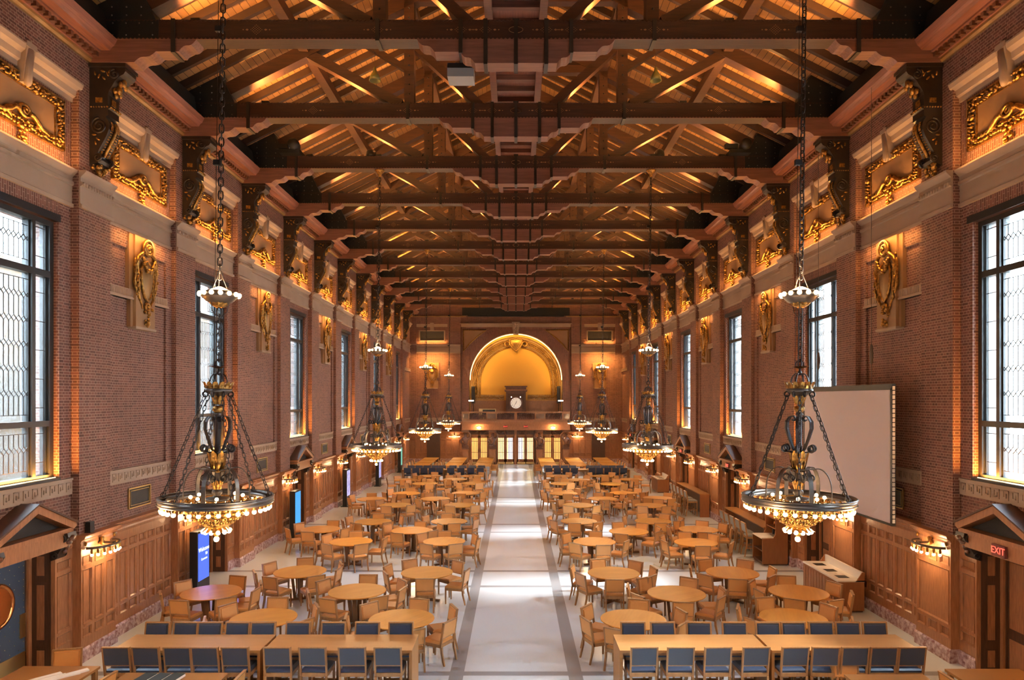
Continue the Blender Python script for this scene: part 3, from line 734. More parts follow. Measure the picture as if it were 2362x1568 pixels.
# ------------------------------------------------------------------ doorways with pediments
def exit_sign(parent, loc, w=.34, h=.21):
    e = empty('exit_sign', loc); 
    if parent: e.parent = parent
    mb = MB(); mb.box(-w / 2, w / 2, -.05, 0, -h / 2, h / 2, REDD); mb.obj('sign_box', e)
    text('EXIT', h * .82, RED, e, (0, -.053, 0)); return e
def make_doorway(blue):
    root = empty('door_0'); d0 = .30          # front plane of frieze out from XR
    W = .83
    mb = MB()
    for q in (-1, 1): 
        mb.lb(q * W, q * (W + .045), -.02, .10, 0, 2.43, OAK)
        for i, (a, b_) in enumerate(((.1, .5), (.62, 1.75), (1.85, 2.3))):     # jamb panels
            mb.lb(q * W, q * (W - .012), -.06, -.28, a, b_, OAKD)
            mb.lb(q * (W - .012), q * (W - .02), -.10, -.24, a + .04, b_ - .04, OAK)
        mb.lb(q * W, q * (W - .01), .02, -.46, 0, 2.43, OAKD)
    for q in (-1, 1): mb.lb(q * W, q * (W - .10), -.40, -.34, 0, 2.43, OAK); mb.lb(q * (W - .1), q * (W - .13), -.42, -.38, 0, 2.36, OAKD)
    mb.lb(-W, W, -.46, -.34, 2.33, 2.43, OAK); mb.lb(-W, W, -.45, .05, 2.42, 2.44, OAKD)
    mb.obj('door_frame', root)
    mb = MB()
    mb.lb(-1.04, 1.04, 0, .28, 2.43, 2.70, OAK); mb.lb(-1.04, 1.04, 0, .32, 2.70, 2.78, OAK)
    mb.obj('entablature', root)
    mb = MB()        # raking cornices + roof planes
    ap = 3.36; ez = 2.86; ex = 1.09
    for q in (-1, 1):
        mb.prism([(q * ex, ez - .06), (q * ex, ez), (0, ap), (0, ap - .15), (q * (ex - .08), ez - .10)], -.35, 0, OAK)
        mb.prism([(q * (ex + .0), ez), (0, ap), (0, ap + .03), (q * (ex + .02), ez + .03)], -.38, 0, OAKD)
    mb.obj('pediment', root)
    mb = MB(); mb.prism([(-.98, 2.79), (.98, 2.79), (0, 3.24)], -.12, 0, GRILLE); mb.obj('pediment_grille', root)
    for q in (-1, 1):
        mb = MB(); P = [(0, 2.70), (.34, 2.70), (.36, 2.62), (.32, 2.55), (.25, 2.50), (.22, 2.40), (.16, 2.30), (.12, 2.20), (0, 2.16)]
        u = q * .95
        mb.prism(P, u - .13, u + .13, CARVEDB, 'dz')
        for sd in (-1, 1): mb.tube([(u + sd * .135, -x, z) for x, _, z in spiral(.24, 2.60, .10, 1.8, 1)], .02, CARVEDB, 5); mb.tube([(u + sd * .135, -x, z) for x, _, z in spiral(.10, 2.26, .06, 1.5, -1)], .015, CARVEDB, 5)
        for i in range(4): mb.ball((u, -(.35 - .05 * i), 2.60 - .09 * i), (.09 - .012 * i, .045, .05), CARVED, 7, 5)
        mb.obj('carved_bracket', root)
    if blue:
        mb = MB(); mb.lb(-.73, .73, -.43, -.39, 0, 2.33, DENIM); lf = mb.obj('door_leaf', root)
        mb = MB()
        for r_ in range(2, 16):
            for c_ in range(12):
                u, z = -.66 + c_ * .12 + (r_ % 2) * .0, .3 + r_ * .13
                if (u) ** 2 + (z - 1.52) ** 2 > .18 and (c_ + r_) % 2 == 0 or c_ in (0, 11): mb.ball((u, .385, z), .008, BRASS, 5, 3)
        mb.obj('brass_studs', lf)
        mb = MB(); M_ = Matrix.Translation((0, .385, 1.52)) @ Matrix.Rotation(PI / 2, 4, 'X')
        mb.lathe([(.34, .012), (.36, .03), (.40, .03), (.42, 0)], COPPER, 32, M_); mb.lathe([(0, -.0), (.34, .01)], COPPER, 32, M_); mb.obj('porthole', lf)
        mb = MB(); mb.lb(.56, .71, -.39, -.378, .77, 1.22, BRASS); mb.obj('push_plate', lf)
        mb = MB(); mb.lb(-.72, .72, -.39, -.38, .02, .5, BRASS); mb.obj('kick_plate', lf)
    else:
        for q in (-1, 1):
            mb = MB(); a, b_ = sorted((q * .01, q * .73)); mb2 = MB()
            mb.lb(a, b_, -.43, -.40, 0, 2.33, OAKD)
            for (z0, z1) in ((.15, .75), (.95, 2.2)): mb.lb(a + .1, b_ - .1, -.40, -.385, z0, z1, OAK)
            lf = mb.obj('door_leaf', root); mb = MB(); mb.lb(q * .08 - .01, q * .08 + .01, -.40, -.34, 1.0, 1.2, BRASS); mb.obj('handle', lf)
    return root
dn = 0
dA = make_doorway(True); dB = make_doorway(False); used = set()
for s, nm in SIDES:
    for b in range(0, 11, 2):
        src = dA if (s < 0 and b == 0) else dB
        if src.name not in used: o = src; used.add(src.name)
        else: o = copy_tree(src)
        dn += 1; o.name = 'door_%d' % dn
        if src is dA or src is dB: used.add(src.name)
        x, r = place(s, XR); o.location = (x, PK(b) + B / 2, 0); o.rotation_euler.z = r
        tag(o, ('pedimented doorway with blue studded door and copper porthole' if s < 0 and b == 0 else '%s pedimented oak doorway, %s side wall' % (ORD[b // 2], nm)), 'doorway', kind='structure')
        if s > 0:
            e = exit_sign(None, (0, 0, 0)); e.location = (s * (XR - .29), PK(b) + B / 2 - .1, 2.565); e.rotation_euler.z = r
            tag(e, 'red EXIT sign over the %s doorway on the screen side' % ORD[b // 2], 'exit sign', 'exit signs')
# ------------------------------------------------------------------ sconces
def bulb_obj(parent, p, r, name='bulb', mesh=[None, {}]):
    key = round(r, 3)
    if key not in mesh[1]:
        m_ = MB(); m_.ball((0, 0, 0), r, BULB, 10, 7); mesh[1][key] = m_.mesh('bulb')
    o = bpy.data.objects.new(name, mesh[1][key]); C.objects.link(o); o.parent = parent; o.location = p; return o
def make_sconce():
    root = empty('wall_sconce')
    R = .42
    pts = [(R * math.cos(PI * i / 10) * 1.1, -R * math.sin(PI * i / 10) * .75 - .02, .14) for i in range(11)]
    mb = MB(); mb.tube(pts, .028, STEEL, 6); mb.tube([(p[0] * .8, p[1] * .8, .14) for p in pts], .012, STEEL, 5)
    mb.box(-.04, .04, -.3, 0, .16, .19, STEEL)
    for p in pts[1:-1]: mb.lathe([(.018, .0), (.03, .04), (.022, .10)], GOLD, 7, Matrix.Translation((p[0], p[1], .02)))
    mb.obj('half_ring', root)
    mb = MB(); mb.lathe([(0, .30), (.05, .28), (.035, .22), (.07, .17), (.02, .12), (0, .12)], GOLD, 10, Matrix.Translation((0, -.06, 0)))
    for q in (-1, 1): mb.ball((q * .5, -.03, .24), (.03, .03, .05), GOLD)
    mb.obj('gilt_fittings', root)
    for p in pts[1:-1]:
        bulb_obj(root, (p[0], p[1], -.0), .032)
    light('POINT', (0, -.30, .02), P_SCONCE, WARM, root, soft=.12)
    return root
so = make_sconce(); first = True
for s, nm in SIDES:
    for k in range(0, 12):
        o = so if first else copy_tree(so); first = False
        x, r = place(s, 8.67); o.location = (x, PK(k) + (.1 if s < 0 else -.1) * 0, 2.12); o.rotation_euler.z = r
        tag(o, 'half-ring wall sconce of lit globes on the %s pier of the %s side' % (ORD[k], nm), 'wall light', 'sconces on the oak piers')
for x in (-5.15, 5.15):
    o = copy_tree(so); o.location = (x, YEND - .3, 2.12); o.rotation_euler.z = 0
    tag(o, 'half-ring sconce on the end wall, %s side of the doors' % ('kiosk' if x < 0 else 'screen'), 'wall light', 'sconces on the end wall')
# ================================================================== CHANDELIERS
def link_pts(w=.022, h=.05, n=10):
    return [(w * math.cos(2 * PI * i / n), 0, (h - w) * (1 if math.sin(2 * PI * i / n) >= 0 else -1) * (abs(math.sin(2 * PI * i / n)) > .01) + w * math.sin(2 * PI * i / n)) for i in range(n)]
def chain(mb, a, b_, pitch, w, h, r, mat):
    a, b_ = Vector(a), Vector(b_); d = b_ - a; n = max(1, round(d.length / pitch)); q = d.to_track_quat('Z', 'X').to_matrix().to_4x4()
    for i in range(n):
        M_ = Matrix.Translation(a + d * (i + .5) / n) @ q @ Matrix.Rotation(PI / 2 * (i % 2) + .4, 4, 'Z')
        mb.tube(link_pts(w, h), r, mat, 5, M_, closed=True)
def strap(mb, pts, ang, w, th, mat):     # flat iron bar bent in the (r,z) plane at angle ang
    M_ = Matrix.Rotation(ang, 4, 'Z'); v = []; n = len(pts)
    for i, (r, z) in enumerate(pts):
        a = pts[max(0, i - 1)]; b_ = pts[min(n - 1, i + 1)]; t = Vector((b_[0] - a[0], b_[1] - a[1])).normalized(); nn = Vector((-t.y, t.x)) * th / 2
        for sx, sw in ((1, 1), (1, -1), (-1, -1), (-1, 1)): v.append((r + nn.x * sx, sw * w / 2, z + nn.y * sx))
    f = [(i * 4 + k, i * 4 + (k + 1) % 4, (i + 1) * 4 + (k + 1) % 4, (i + 1) * 4 + k) for i in range(n - 1) for k in range(4)]
    f += [(0, 1, 2, 3), ((n - 1) * 4 + 3, (n - 1) * 4 + 2, (n - 1) * 4 + 1, (n - 1) * 4)]
    mb.add(v, f, mat, False, M_)
def arc(cx, cz, r, a0, a1, n=10, ry=None):
    return [(cx + r * math.cos(a0 + (a1 - a0) * i / n), cz + (ry or r) * math.sin(a0 + (a1 - a0) * i / n)) for i in range(n + 1)]
def petals(mb, r0, z0, r1, z1, n, w, mat):
    for i in range(n):
        M_ = Matrix.Rotation(2 * PI * i / n, 4, 'Z')
        pr = [(r0, z0), (r0 + (r1 - r0) * .35, z0 + (z1 - z0) * .45), (r0 + (r1 - r0) * .7, z0 + (z1 - z0) * .85), (r1, z1)]; ww = [w * .8, w, w * .8, w * .25]
        v = []
        for (r, z), q in zip(pr, ww): v += [(r, -q, z), (r - .012, 0, z + .004), (r, q, z)]
        f = []
        for k in range(3): f += [(k * 3, k * 3 + 1, k * 3 + 4, k * 3 + 3), (k * 3 + 1, k * 3 + 2, k * 3 + 5, k * 3 + 4)]
        mb.add(v, f, mat, True, M_)
def make_chandelier():
    root = empty('chandelier'); R = .785
    mb = MB(); mb.lathe([(R, -.05), (R + .02, -.05), (R + .02, .05), (R, .05), (R - .012, .05), (R - .012, -.05), (R, -.05)], STEEL, 56)
    mb.lathe([(R + .025, .03), (R + .032, .042), (R + .02, .055)], STEEL, 56); mb.lathe([(R + .025, -.03), (R + .03, -.045), (R + .015, -.06)], STEEL, 56)
    mb.lathe([(R - .10, -.03), (R - .09, -.03), (R - .09, .02), (R - .10, .02), (R - .10, -.03)], STEEL, 48)
    mb.lathe([(R - .1, -.02), (R, -.02)], IRON, 48)
    for i in range(8):
        a = 2 * PI * i / 8; mb.tube([(math.cos(a) * .44, math.sin(a) * .44, -.01), (math.cos(a) * (R), math.sin(a) * (R), -.01)], .008, IRON, 4)
    mb.obj('iron_ring', root)
    mb = MB()       # gilt cups around the ring, bowl
    for i in range(36):
        a = 2 * PI * (i + .5) / 36; M_ = Matrix.Translation((math.cos(a) * (R - .035), math.sin(a) * (R - .035), 0))
        mb.lathe([(.014, -.05), (.030, -.08), (.026, -.105), (.018, -.11)], GOLD, 7, M_)
    mb.obj('gilt_bulb_cups', root)
    mb = MB()
    prof = [(.46, -.02), (.47, -.06), (.45, -.12), (.40, -.19), (.32, -.27), (.24, -.33), (.19, -.37)]
    for i in range(18):     # openwork bowl: curved ribs with leaf lumps
        a = 2 * PI * i / 18; M_ = Matrix.Rotation(a, 4, 'Z')
        mb.tube([(r, 0, z) for r, z in prof], .017, GOLD, 5, M_)
        for j in range(1, 6):
            r, z = prof[j]; mb.ball((r + .005, .055 * r / .4, z), (.022, .045 * r / .35, .03), GOLD, 6, 4, M_); 
            mb.torus(.028 * r / .4 + .006, .009, GOLD, 8, 4, M_ @ Matrix.Translation((r + .012, -.055 * r / .4, z)) @ Matrix.Rotation(PI / 2, 4, 'Y'))
    mb.lathe([(.475, -.03), (.49, -.02), (.475, .0), (.455, -.01), (.475, -.03)], GOLD, 40)
    mb.lathe([(.20, -.355), (.215, -.37), (.20, -.385), (.17, -.375), (.20, -.355)], GOLD, 28)
    mb.obj('gilt_openwork_bowl', root)
    mb = MB(); mb.lathe([(.0, -.40), (.15, -.40), (.19, -.38), (.15, -.42), (.05, -.45), (.03, -.50), (.055, -.52), (.03, -.56), (0, -.56)], GOLD, 20)
    petals(mb, .14, -.40, .24, -.47, 14, .03, GOLD)
    mb.obj('gilt_pendant', root)
    for i in range(36):
        a = 2 * PI * (i + .5) / 36; bulb_obj(root, (math.cos(a) * (R - .035), math.sin(a) * (R - .035), -.135), .033)
    for i in range(12):
        a = 2 * PI * i / 12; bulb_obj(root, (math.cos(a) * .185, math.sin(a) * .185, -.475), .034)
    bulb_obj(root, (0, 0, -.60), .042)
    for i in range(8):
        a = 2 * PI * (i + .5) / 8; bulb_obj(root, (math.cos(a) * .36, math.sin(a) * .36, .045), .028)
    # stem
    mb = MB(); mb.lathe([(0, -.02), (.17, -.02), (.19, .0), (.17, .02), (.06, .04), (.05, .06), (.075, .09), (.07, .13), (.045, .15), (.04, .20), (.03, .42), (.04, .72), (.035, 1.1), (.03, 1.24), (.06, 1.27), (.04, 1.30), (0, 1.30)], STEEL, 18); mb.obj('stem', root)
    mb = MB(); mb.lathe([(.06, .15), (.07, .2), (.075, .27), (.06, .27)], GOLD, 14); petals(mb, .06, .17, .105, .295, 10, .022, GOLD)
    mb.lathe([(.035, .40), (.085, .47), (.105, .55), (.095, .62), (.105, .68), (.02, .68)], GOLD, 16)
    petals(mb, .075, .42, .16, .73, 8, .052, GOLD); petals(mb, .09, .64, .06, .42, 8, .035, GOLD)
    mb.lathe([(.05, 1.30), (.075, 1.33), (.08, 1.37), (.05, 1.40), (.03, 1.40)], GOLD, 14)
    mb.lathe([(.04, 1.42), (.05, 1.48), (.07, 1.54), (.06, 1.54)], GOLD, 14); petals(mb, .055, 1.42, .11, 1.56, 8, .03, GOLD)
    mb.obj('gilt_urn', root)
    mb = MB()
    for i in range(6):
        a = 2 * PI * i / 6 + PI / 6
        strap(mb, [(.12, .42), (.10, .36)] + arc(.155, .34, .06, PI, 2 * PI, 6)[::-1][::-1] , a, .05, .012, STEEL)
        strap(mb, [(.08, .43), (.14, .455)] + arc(.27, .14, .19, PI / 2 + .3, 0, 12, .33) + [(.46, .0)], a, .06, .013, STEEL)
        M_ = Matrix.Rotation(a, 4, 'Z') @ Matrix.Translation((.17, 0, .32)) @ Matrix.Rotation(PI / 2, 4, 'X'); mb.torus(.05, .014, IRON, 14, 5, M_)
    mb.obj('lower_scroll_arms', root)
    mb = MB()
    for i in range(6):
        a = 2 * PI * i / 6
        pts = [(.05, .70), (.10, .76), (.16, .92), (.205, 1.06), (.20, 1.16), (.15, 1.235), (.09, 1.245), (.06, 1.20), (.09, 1.17), (.115, 1.19)]
        strap(mb, pts, a, .045, .013, IRON)
        M_ = Matrix.Rotation(a, 4, 'Z') @ Matrix.Translation((.21, 0, .76)) @ Matrix.Rotation(PI / 2, 4, 'X'); mb.torus(.045, .018, IRON, 14, 5, M_)
        strap(mb, [(.10, .70), (.16, .71), (.2, .72)], a, .04, .012, IRON)
    mb.obj('heart_scroll_arms', root)
    mb = MB(); mb.lathe([(.05, 1.52), (.17, 1.60), (.195, 1.61), (.195, 1.65), (.17, 1.66), (.04, 1.66)], STEEL, 28)
    for i in range(8):
        a = 2 * PI * i / 8; M_ = Matrix.Rotation(a, 4, 'Z') @ Matrix.Translation((.19, 0, 1.57)) @ Matrix.Rotation(PI / 2, 4, 'X'); mb.torus(.038, .012, IRON, 14, 5, M_)
        strap(mb, [(.14, 1.655)] + arc(.05, 1.72, .085, 0, PI / 2, 8, .16) , a, .02, .012, IRON)
    mb.lathe([(.03, 1.86), (.02, 1.88), (.035, 1.90), (.02, 1.92), (.015, 1.96), (0, 1.96)], IRON, 12)
    mb.obj('upper_cage', root)
    mb = MB(); mb.lathe([(.185, 1.655), (.192, 1.70), (.185, 1.71)], GOLD, 28); petals(mb, .185, 1.66, .225, 1.755, 14, .038, GOLD); petals(mb, .02, 1.955, .14, 1.99, 10, .03, GOLD); mb.obj('gilt_crown', root)
    for i in range(6):
        a = 2 * PI * i / 6 + .15; mb = MB(); chain(mb, (math.cos(a) * .19, math.sin(a) * .19, 1.55), (math.cos(a) * (R - .03), math.sin(a) * (R - .03), .06), .078, .022, .049, .0065, IRON)
        mb.torus(.035, .007, IRON, 12, 5, Matrix.Translation((math.cos(a) * (R - .03), math.sin(a) * (R - .03), .07)) @ Matrix.Rotation(a, 4, 'Z') @ Matrix.Rotation(PI / 2, 4, 'X'))
        mb.obj('support_chain', root)
    # light ring high on the chain
    mb = MB(); zt = 3.06
    mb.lathe([(.24, zt - .05), (.27, zt - .02), (.26, zt + .03), (.12, zt + .08), (.03, zt + .12)], STEEL, 28); mb.lathe([(.25, zt - .04), (.19, zt - .10), (.12, zt - .13)], STEEL, 28)
    for i in range(3):
        a = 2 * PI * i / 3; mb.tube([(math.cos(a) * .12, math.sin(a) * .12, zt + .08), (math.cos(a) * .02, math.sin(a) * .02, zt + .32)], .007, IRON, 4)
        mb.tube([(math.cos(a) * .14, math.sin(a) * .14, zt - .12), (math.cos(a) * .12, math.sin(a) * .12, zt - .25), (math.cos(a) * .02, math.sin(a) * .02, zt - .35)], .006, IRON, 4)
    rg = mb.obj('upper_light_ring', root)
    mb = MB(); petals(mb, .10, zt - .17, .17, zt - .10, 12, .035, GOLD); mb.lathe([(.06, zt - .19), (.11, zt - .16), (.1, zt - .12)], GOLD, 16); petals(mb, .03, zt + .11, .09, zt + .08, 8, .03, GOLD); mb.obj('gilt_leaf_cup', rg)
    for i in range(14):
        a = 2 * PI * (i + .5) / 14; bulb_obj(rg, (math.cos(a) * .28, math.sin(a) * .28, zt), .035)
    light('POINT', (0, 0, zt + .12), P_TOPRING, WARM, rg, soft=.2)
    mb = MB(); chain(mb, (0, 0, 1.98), (0, 0, 2.85), .10, .034, .068, .011, IRON); chain(mb, (0, 0, 3.3), (0, 0, 8.70), .10, .034, .068, .011, IRON)
    mb.torus(.06, .010, IRON, 14, 5, Matrix.Translation((0, 0, 2.02)) @ Matrix.Rotation(PI / 2, 4, 'X'))
    mb.obj('chain', root)
    mb = MB(); mb.tube([(-.07, 0, 1.7), (-.07, 0, 8.8)], .005, IRON, 4)
    for z in (5.0, 7.0): mb.box(-.11, -.01, -.03, .03, z, z + .08, BLACK)
    mb.obj('power_cable', root)
    mb = MB(); mb.lathe([(.02, 8.62), (.06, 8.66), (.05, 8.70), (.12, 8.78), (.16, 8.82), (.16, 8.84), (0, 8.84)], GOLD, 20); mb.obj('canopy', root)
    # light given by the ring of globes
    for i in range(4):
        a = PI / 4 + PI / 2 * i; light('POINT', (math.cos(a) * .84, math.sin(a) * .84, -.17), P_CHAND / 4, WARM, root, soft=.12)
    return root
ch0 = make_chandelier(); first = True
for x, nm in ((-4.48, 'kiosk'), (4.23, 'screen')):
    for i in range(4):
        o = ch0 if first else copy_tree(ch0); first = False
        o.location = (x, PK(3 * i) - .07, 3.77); o.rotation_euler.y = .0125
        tag(o, '%s ring chandelier of lit globes on a long chain, %s side of the aisle' % (ORD[i], nm), 'chandelier', 'hall chandeliers')
# ================================================================== END WALL
def archpts(cx, cz, r, n=32): return [(cx + r * math.cos(PI - PI * i / n), cz + r * math.sin(PI - PI * i / n)) for i in range(n + 1)]
AZ = Z(1.60); AR = 3.94; NB = 4.0         # arch centre height, radius, niche floor
mb = MB()
mb.box(-10, -AR, YEND, YEND + .5, 0, 17.8, BRICK); mb.box(AR, 10, YEND, YEND + .5, 0, 17.8, BRICK); mb.box(-AR, AR, YEND, YEND + .5, 0, NB, BRICK)
ap = archpts(0, AZ, AR)
for i in range(len(ap) - 1):
    (x0, z0), (x1, z1) = ap[i], ap[i + 1]; mb.prism([(x0, z0), (x1, z1), (x1, 17.8), (x0, 17.8)], YEND, YEND + .5, BRICK)
struct(mb, 'brick end wall around the golden arch', 'wall', 'wall_end')
mb = MB()      # arch ring of bricks, frame, pilasters
o_, i_ = archpts(0, AZ, 4.55), archpts(0, AZ, AR)
v = [(x, YEND - .05, z) for x, z in o_] + [(x, YEND - .05, z) for x, z in i_] + [(x, YEND, z) for x, z in o_] + [(x, YEND, z) for x, z in i_]; n = len(o_)
mb.add(v, [(k, k + 1, n + k + 1, n + k) for k in range(n - 1)] + [(k, k + 1, 2 * n + k + 1, 2 * n + k) for k in range(n - 1)] + [(n + k, n + k + 1, 3 * n + k + 1, 3 * n + k) for k in range(n - 1)], SOLDIER)
for q in (-1, 1): mb.box(q * AR, q * 4.55, YEND - .05, YEND, NB, AZ, BRICK)
mb.box(-4.6, 4.6, YEND - .12, YEND, Z(6.05), Z(6.35), STONE); mb.box(-4.7, 4.7, YEND - .2, YEND, Z(6.28), Z(6.36), STONE)
for q in (-1, 1): mb.box(q * 4.55, q * 4.66, YEND - .06, YEND, NB, Z(6.05), CARVED)
struct(mb, 'brick arch ring and stone frame around the golden niche', 'arch')
mb = MB()
for q in (-1, 1):
    mb.prism([(q * 4.45, Z(5.85)), (q * 2.35, Z(5.85)), (q * 3.2, Z(5.2)), (q * 3.9, Z(4.55)), (q * 4.45, Z(3.9))], YEND - .04, YEND, TAN)
    E = [(q * 4.40, 0, Z(5.8)), (q * 2.5, 0, Z(5.8)), (q * 3.25, 0, Z(5.24)), (q * 3.92, 0, Z(4.62)), (q * 4.40, 0, Z(4.05))]
    mb.tube([(a, YEND - .05, c) for a, b_, c in E], .05, GOLD, 6, closed=True)
struct(mb, 'gilt edged spandrel panels beside the arch', 'spandrel')
mb = MB(); mb.taper((0, YEND - .15, Z(5.4)), (.22, .15), (0, YEND - .2, Z(6.45)), (.34, .2), STONE)
for i in range(5):
    for q in (-1, 1): mb.ball((q * (.08 + .05 * (i % 2)), YEND - .38, Z(5.55 + .18 * i)), (.1, .06, .12), STONE)
tag(mb.obj('keystone'), 'carved stone keystone at the top of the golden arch', 'keystone')
# niche
mb = MB(); YN = YEND + 1.5
ap = [(-AR, NB)] + archpts(0, AZ, AR) + [(AR, NB)]
v = [(x, YEND + .5 * 0, z) for x, z in ap] + [(x, YN, z) for x, z in ap]; n = len(ap)
mb.add(v, [(k, k + 1, n + k + 1, n + k) for k in range(n - 1)], CREAM, False)
mb.box(-4.2, 4.2, YN, YN + .2, NB - .2, 12, PLASTER); mb.box(-4.2, 4.2, YEND, YN + .2, NB - .3, NB, OAKD)
struct(mb, 'golden painted niche behind the arch', 'niche', 'wall_niche')
mb = MB(); cz = Z(1.40)
for r0, r1, dp, mt in ((3.05, 3.13, .10, GOLD), (3.13, 3.28, .06, GOLDP), (3.28, 3.36, .09, GOLD), (3.60, 3.68, .10, GOLD), (3.36, 3.60, .04, GOLDP), (3.68, 3.95, .03, GOLDP)):
    o_, i_ = archpts(0, cz, r1, 40), archpts(0, cz, r0, 40); n = 41
    o_ = [(-r1, Z(.05))] + o_ + [(r1, Z(.05))]; i_ = [(-r0, Z(.05))] + i_ + [(r0, Z(.05))]; n = 43
    v = [(x, YN - dp, z) for x, z in o_] + [(x, YN - dp, z) for x, z in i_] + [(x, YN, z) for x, z in o_] + [(x, YN, z) for x, z in i_]
    mb.add(v, [(k, k + 1, n + k + 1, n + k) for k in range(n - 1)] + [(k, k + 1, 2 * n + k + 1, 2 * n + k) for k in range(n - 1)] + [(n + k, n + k + 1, 3 * n + k + 1, 3 * n + k) for k in range(n - 1)], mt, True)
for q in (-1, 1): mb.box(q * 1.02, q * 3.6, YN - .07, YN, Z(-.08), Z(.36), GOLDP); mb.box(q * 1.02, q * 3.6, YN - .10, YN, Z(.30), Z(.37), GOLD); mb.box(q * 1.02, q * 3.6, YN - .10, YN, Z(-.10), Z(-.04), GOLD)
rnd = random.Random(21)
for i in range(150):
    t = PI * (i + .5) / 150; r = 3.48 + rnd.uniform(-.06, .06); mb.ball((r * math.cos(t), YN - .06, cz + r * math.sin(t)), (.06, .05, .06), GOLD, 6, 4)
for i in range(50):
    for q in (-1, 1): mb.ball((q * (1.1 + i * .05), YN - .08, Z(.13) + rnd.uniform(-.08, .08)), (.05, .04, .05), GOLD, 6, 4)
for i in range(22):
    for q in (-1, 1): mb.ball((q * (3.48 + rnd.uniform(-.06, .06)), YN - .06, Z(.1 + .06 * i)), (.06, .05, .05), GOLD, 6, 4)
tag(mb.obj('niche_frame'), 'gilt ornamental band framing the golden niche', 'frame')
mb = MB(); M_ = Matrix.Translation((0, YN - .22, Z(4.72)))
mb.add([(.5, 0, .35), (.42, 0, .0), (.2, 0, -.35), (0, 0, -.55), (-.2, 0, -.35), (-.42, 0, 0), (-.5, 0, .35), (0, 0, .45), (0, -.16, 0)], [(i, (i + 1) % 8, 8) for i in range(8)], GOLD, True, M_)
mb.tube([(.55, 0, .4), (.52, 0, -.02), (.25, 0, -.42), (0, 0, -.66), (-.25, 0, -.42), (-.52, 0, -.02), (-.55, 0, .4), (0, 0, .55)], .07, GOLD, 6, M_, closed=True)
for q in (-1, 1): mb.torus(.2, .06, GOLD, 14, 6, M_ @ Matrix.Translation((q * .75, 0, 0)) @ Matrix.Rotation(PI / 2, 4, 'X'))
tag(mb.obj('gilded_shield'), 'gilded heart-shaped shield at the top of the niche', 'shield')
mb = MB(); zz = [(3.86 * math.cos(PI * i / 40), YEND + .12, AZ + 3.86 * math.sin(PI * i / 40)) for i in range(41)]
mb.tube(zz, .035, ARCHLED, 5)
al = tag(mb.obj('arch_light_strip'), 'glowing light strip following the inside of the arch', 'light strip')
for i in range(7):
    a = PI * (i + .5) / 7; light('AREA', (3.7 * math.cos(a), YEND + .25, AZ + 3.7 * math.sin(a)), 11, (1, .62, .2), al, (1.2, .1), direction=(-.35 * math.cos(a), 1, -.35 * math.sin(a)))
for q in (-1, 1): light('AREA', (q * 3.7, YEND + .3, AZ - .2), 7, (1, .62, .2), al, (.2, .6), direction=(-q * .6, 1, -.3))
# niche panelling, speakers, pedestal, clock
mb = MB(); 
M2 = Matrix.Translation((0, YN, 0))
t_ = MB(); 
for i in range(-14, 14): t_.box(i * .27 + .03, i * .27 + .24, -.06, -.03, Z(-.85), Z(-.35), OAK)
t_.box(-3.9, 3.9, -.04, 0, NB, Z(-.12), OAK); t_.box(-3.9, 3.9, -.12, 0, Z(-.22), Z(-.12), OAK)
o = t_.obj('niche_panelling'); o.location.y = YN; _tn[0] += 1; o.name = 'trim_%d' % _tn[0]; tag(o, 'low oak panelling at the foot of the golden niche', 'panelling', kind='structure')
YB = 55.0; RT = Z(-1.0)
for q, nm in SIDES:
    r = empty('column_speaker', (q * 3.62, YEND + .5, NB)); mb = MB(); mb.box(-.14, .14, -.12, .12, .9, 2.35, BLACK); mb.obj('cabinet', r); mb = MB(); mb.tube([(0, 0, 0), (0, 0, .9)], .03, BLACK); mb.box(-.2, .2, -.2, .2, 0, .03, BLACK); mb.obj('stand', r)
    tag(r, 'tall black speaker standing on the balcony, %s side of the niche' % nm, 'speaker', 'balcony speakers')
    r = empty('balcony_lamp', (q * 3.55, YB + .03, RT)); mb = MB(); mb.lathe([(0, 0), (.07, 0), (.07, .03), (.03, .06), (.03, .75), (.1, .8), (0, .82)], CARVED, 12); mb.obj('stand', r)
    for a in range(5): bb = MB(); bb.ball((-.16 + .08 * a, 0, .86), .05, BULBW); bb.obj('bulb', r)
    light('POINT', (0, -.1, 1.0), 12, (1, .75, .5), r, soft=.1)
    tag(r, 'lit globe lamp on the balcony rail, %s side' % nm, 'lamp', 'balcony rail lamps')
r = empty('mantel_pedestal', (0, YN - .5, NB)); mb = MB(); mb.box(-.85, .85, 0, .36, 0, Z(.62) - NB, CARVED); mb.box(-.70, .70, -.06, 0, .2, Z(.45) - NB, OAKD); mb.obj('body', r)
mb = MB(); mb.box(-.95, .95, -.12, .36, Z(.62) - NB, Z(.72) - NB, CARVED); mb.box(-.99, .99, -.16, .36, Z(.72) - NB, Z(.80) - NB, OAK); mb.box(-.88, .88, -.08, .36, Z(.80) - NB, Z(1.02) - NB, CARVED); mb.box(-.97, .97, -.14, .36, Z(1.02) - NB, Z(1.12) - NB, CARVED); mb.obj('cornice', r)
tag(r, 'tall carved wooden mantel behind the clock', 'mantel')
YB = 55.0; RT = Z(-1.0)
r = empty('clock', (0, YB + .12, RT)); cz = .675
mb = MB(); mb.prism([(-.78, 0), (.78, 0), (.70, .12), (.52, .16), (.42, .35), (-.42, .35), (-.52, .16), (-.70, .12)], -.10, .12, CARVED)
M_ = Matrix.Translation((0, 0, cz)) @ Matrix.Rotation(PI / 2, 4, 'X'); mb.lathe([(0, -.12), (.50, -.12), (.52, 0), (.50, .10), (.44, .12), (.43, .11)], CARVED, 32, M_)
mb.obj('case', r)
mb = MB(); mb.lathe([(0, .112), (.43, .112)], DIALW, 32, M_); dl = mb.obj('dial', r)
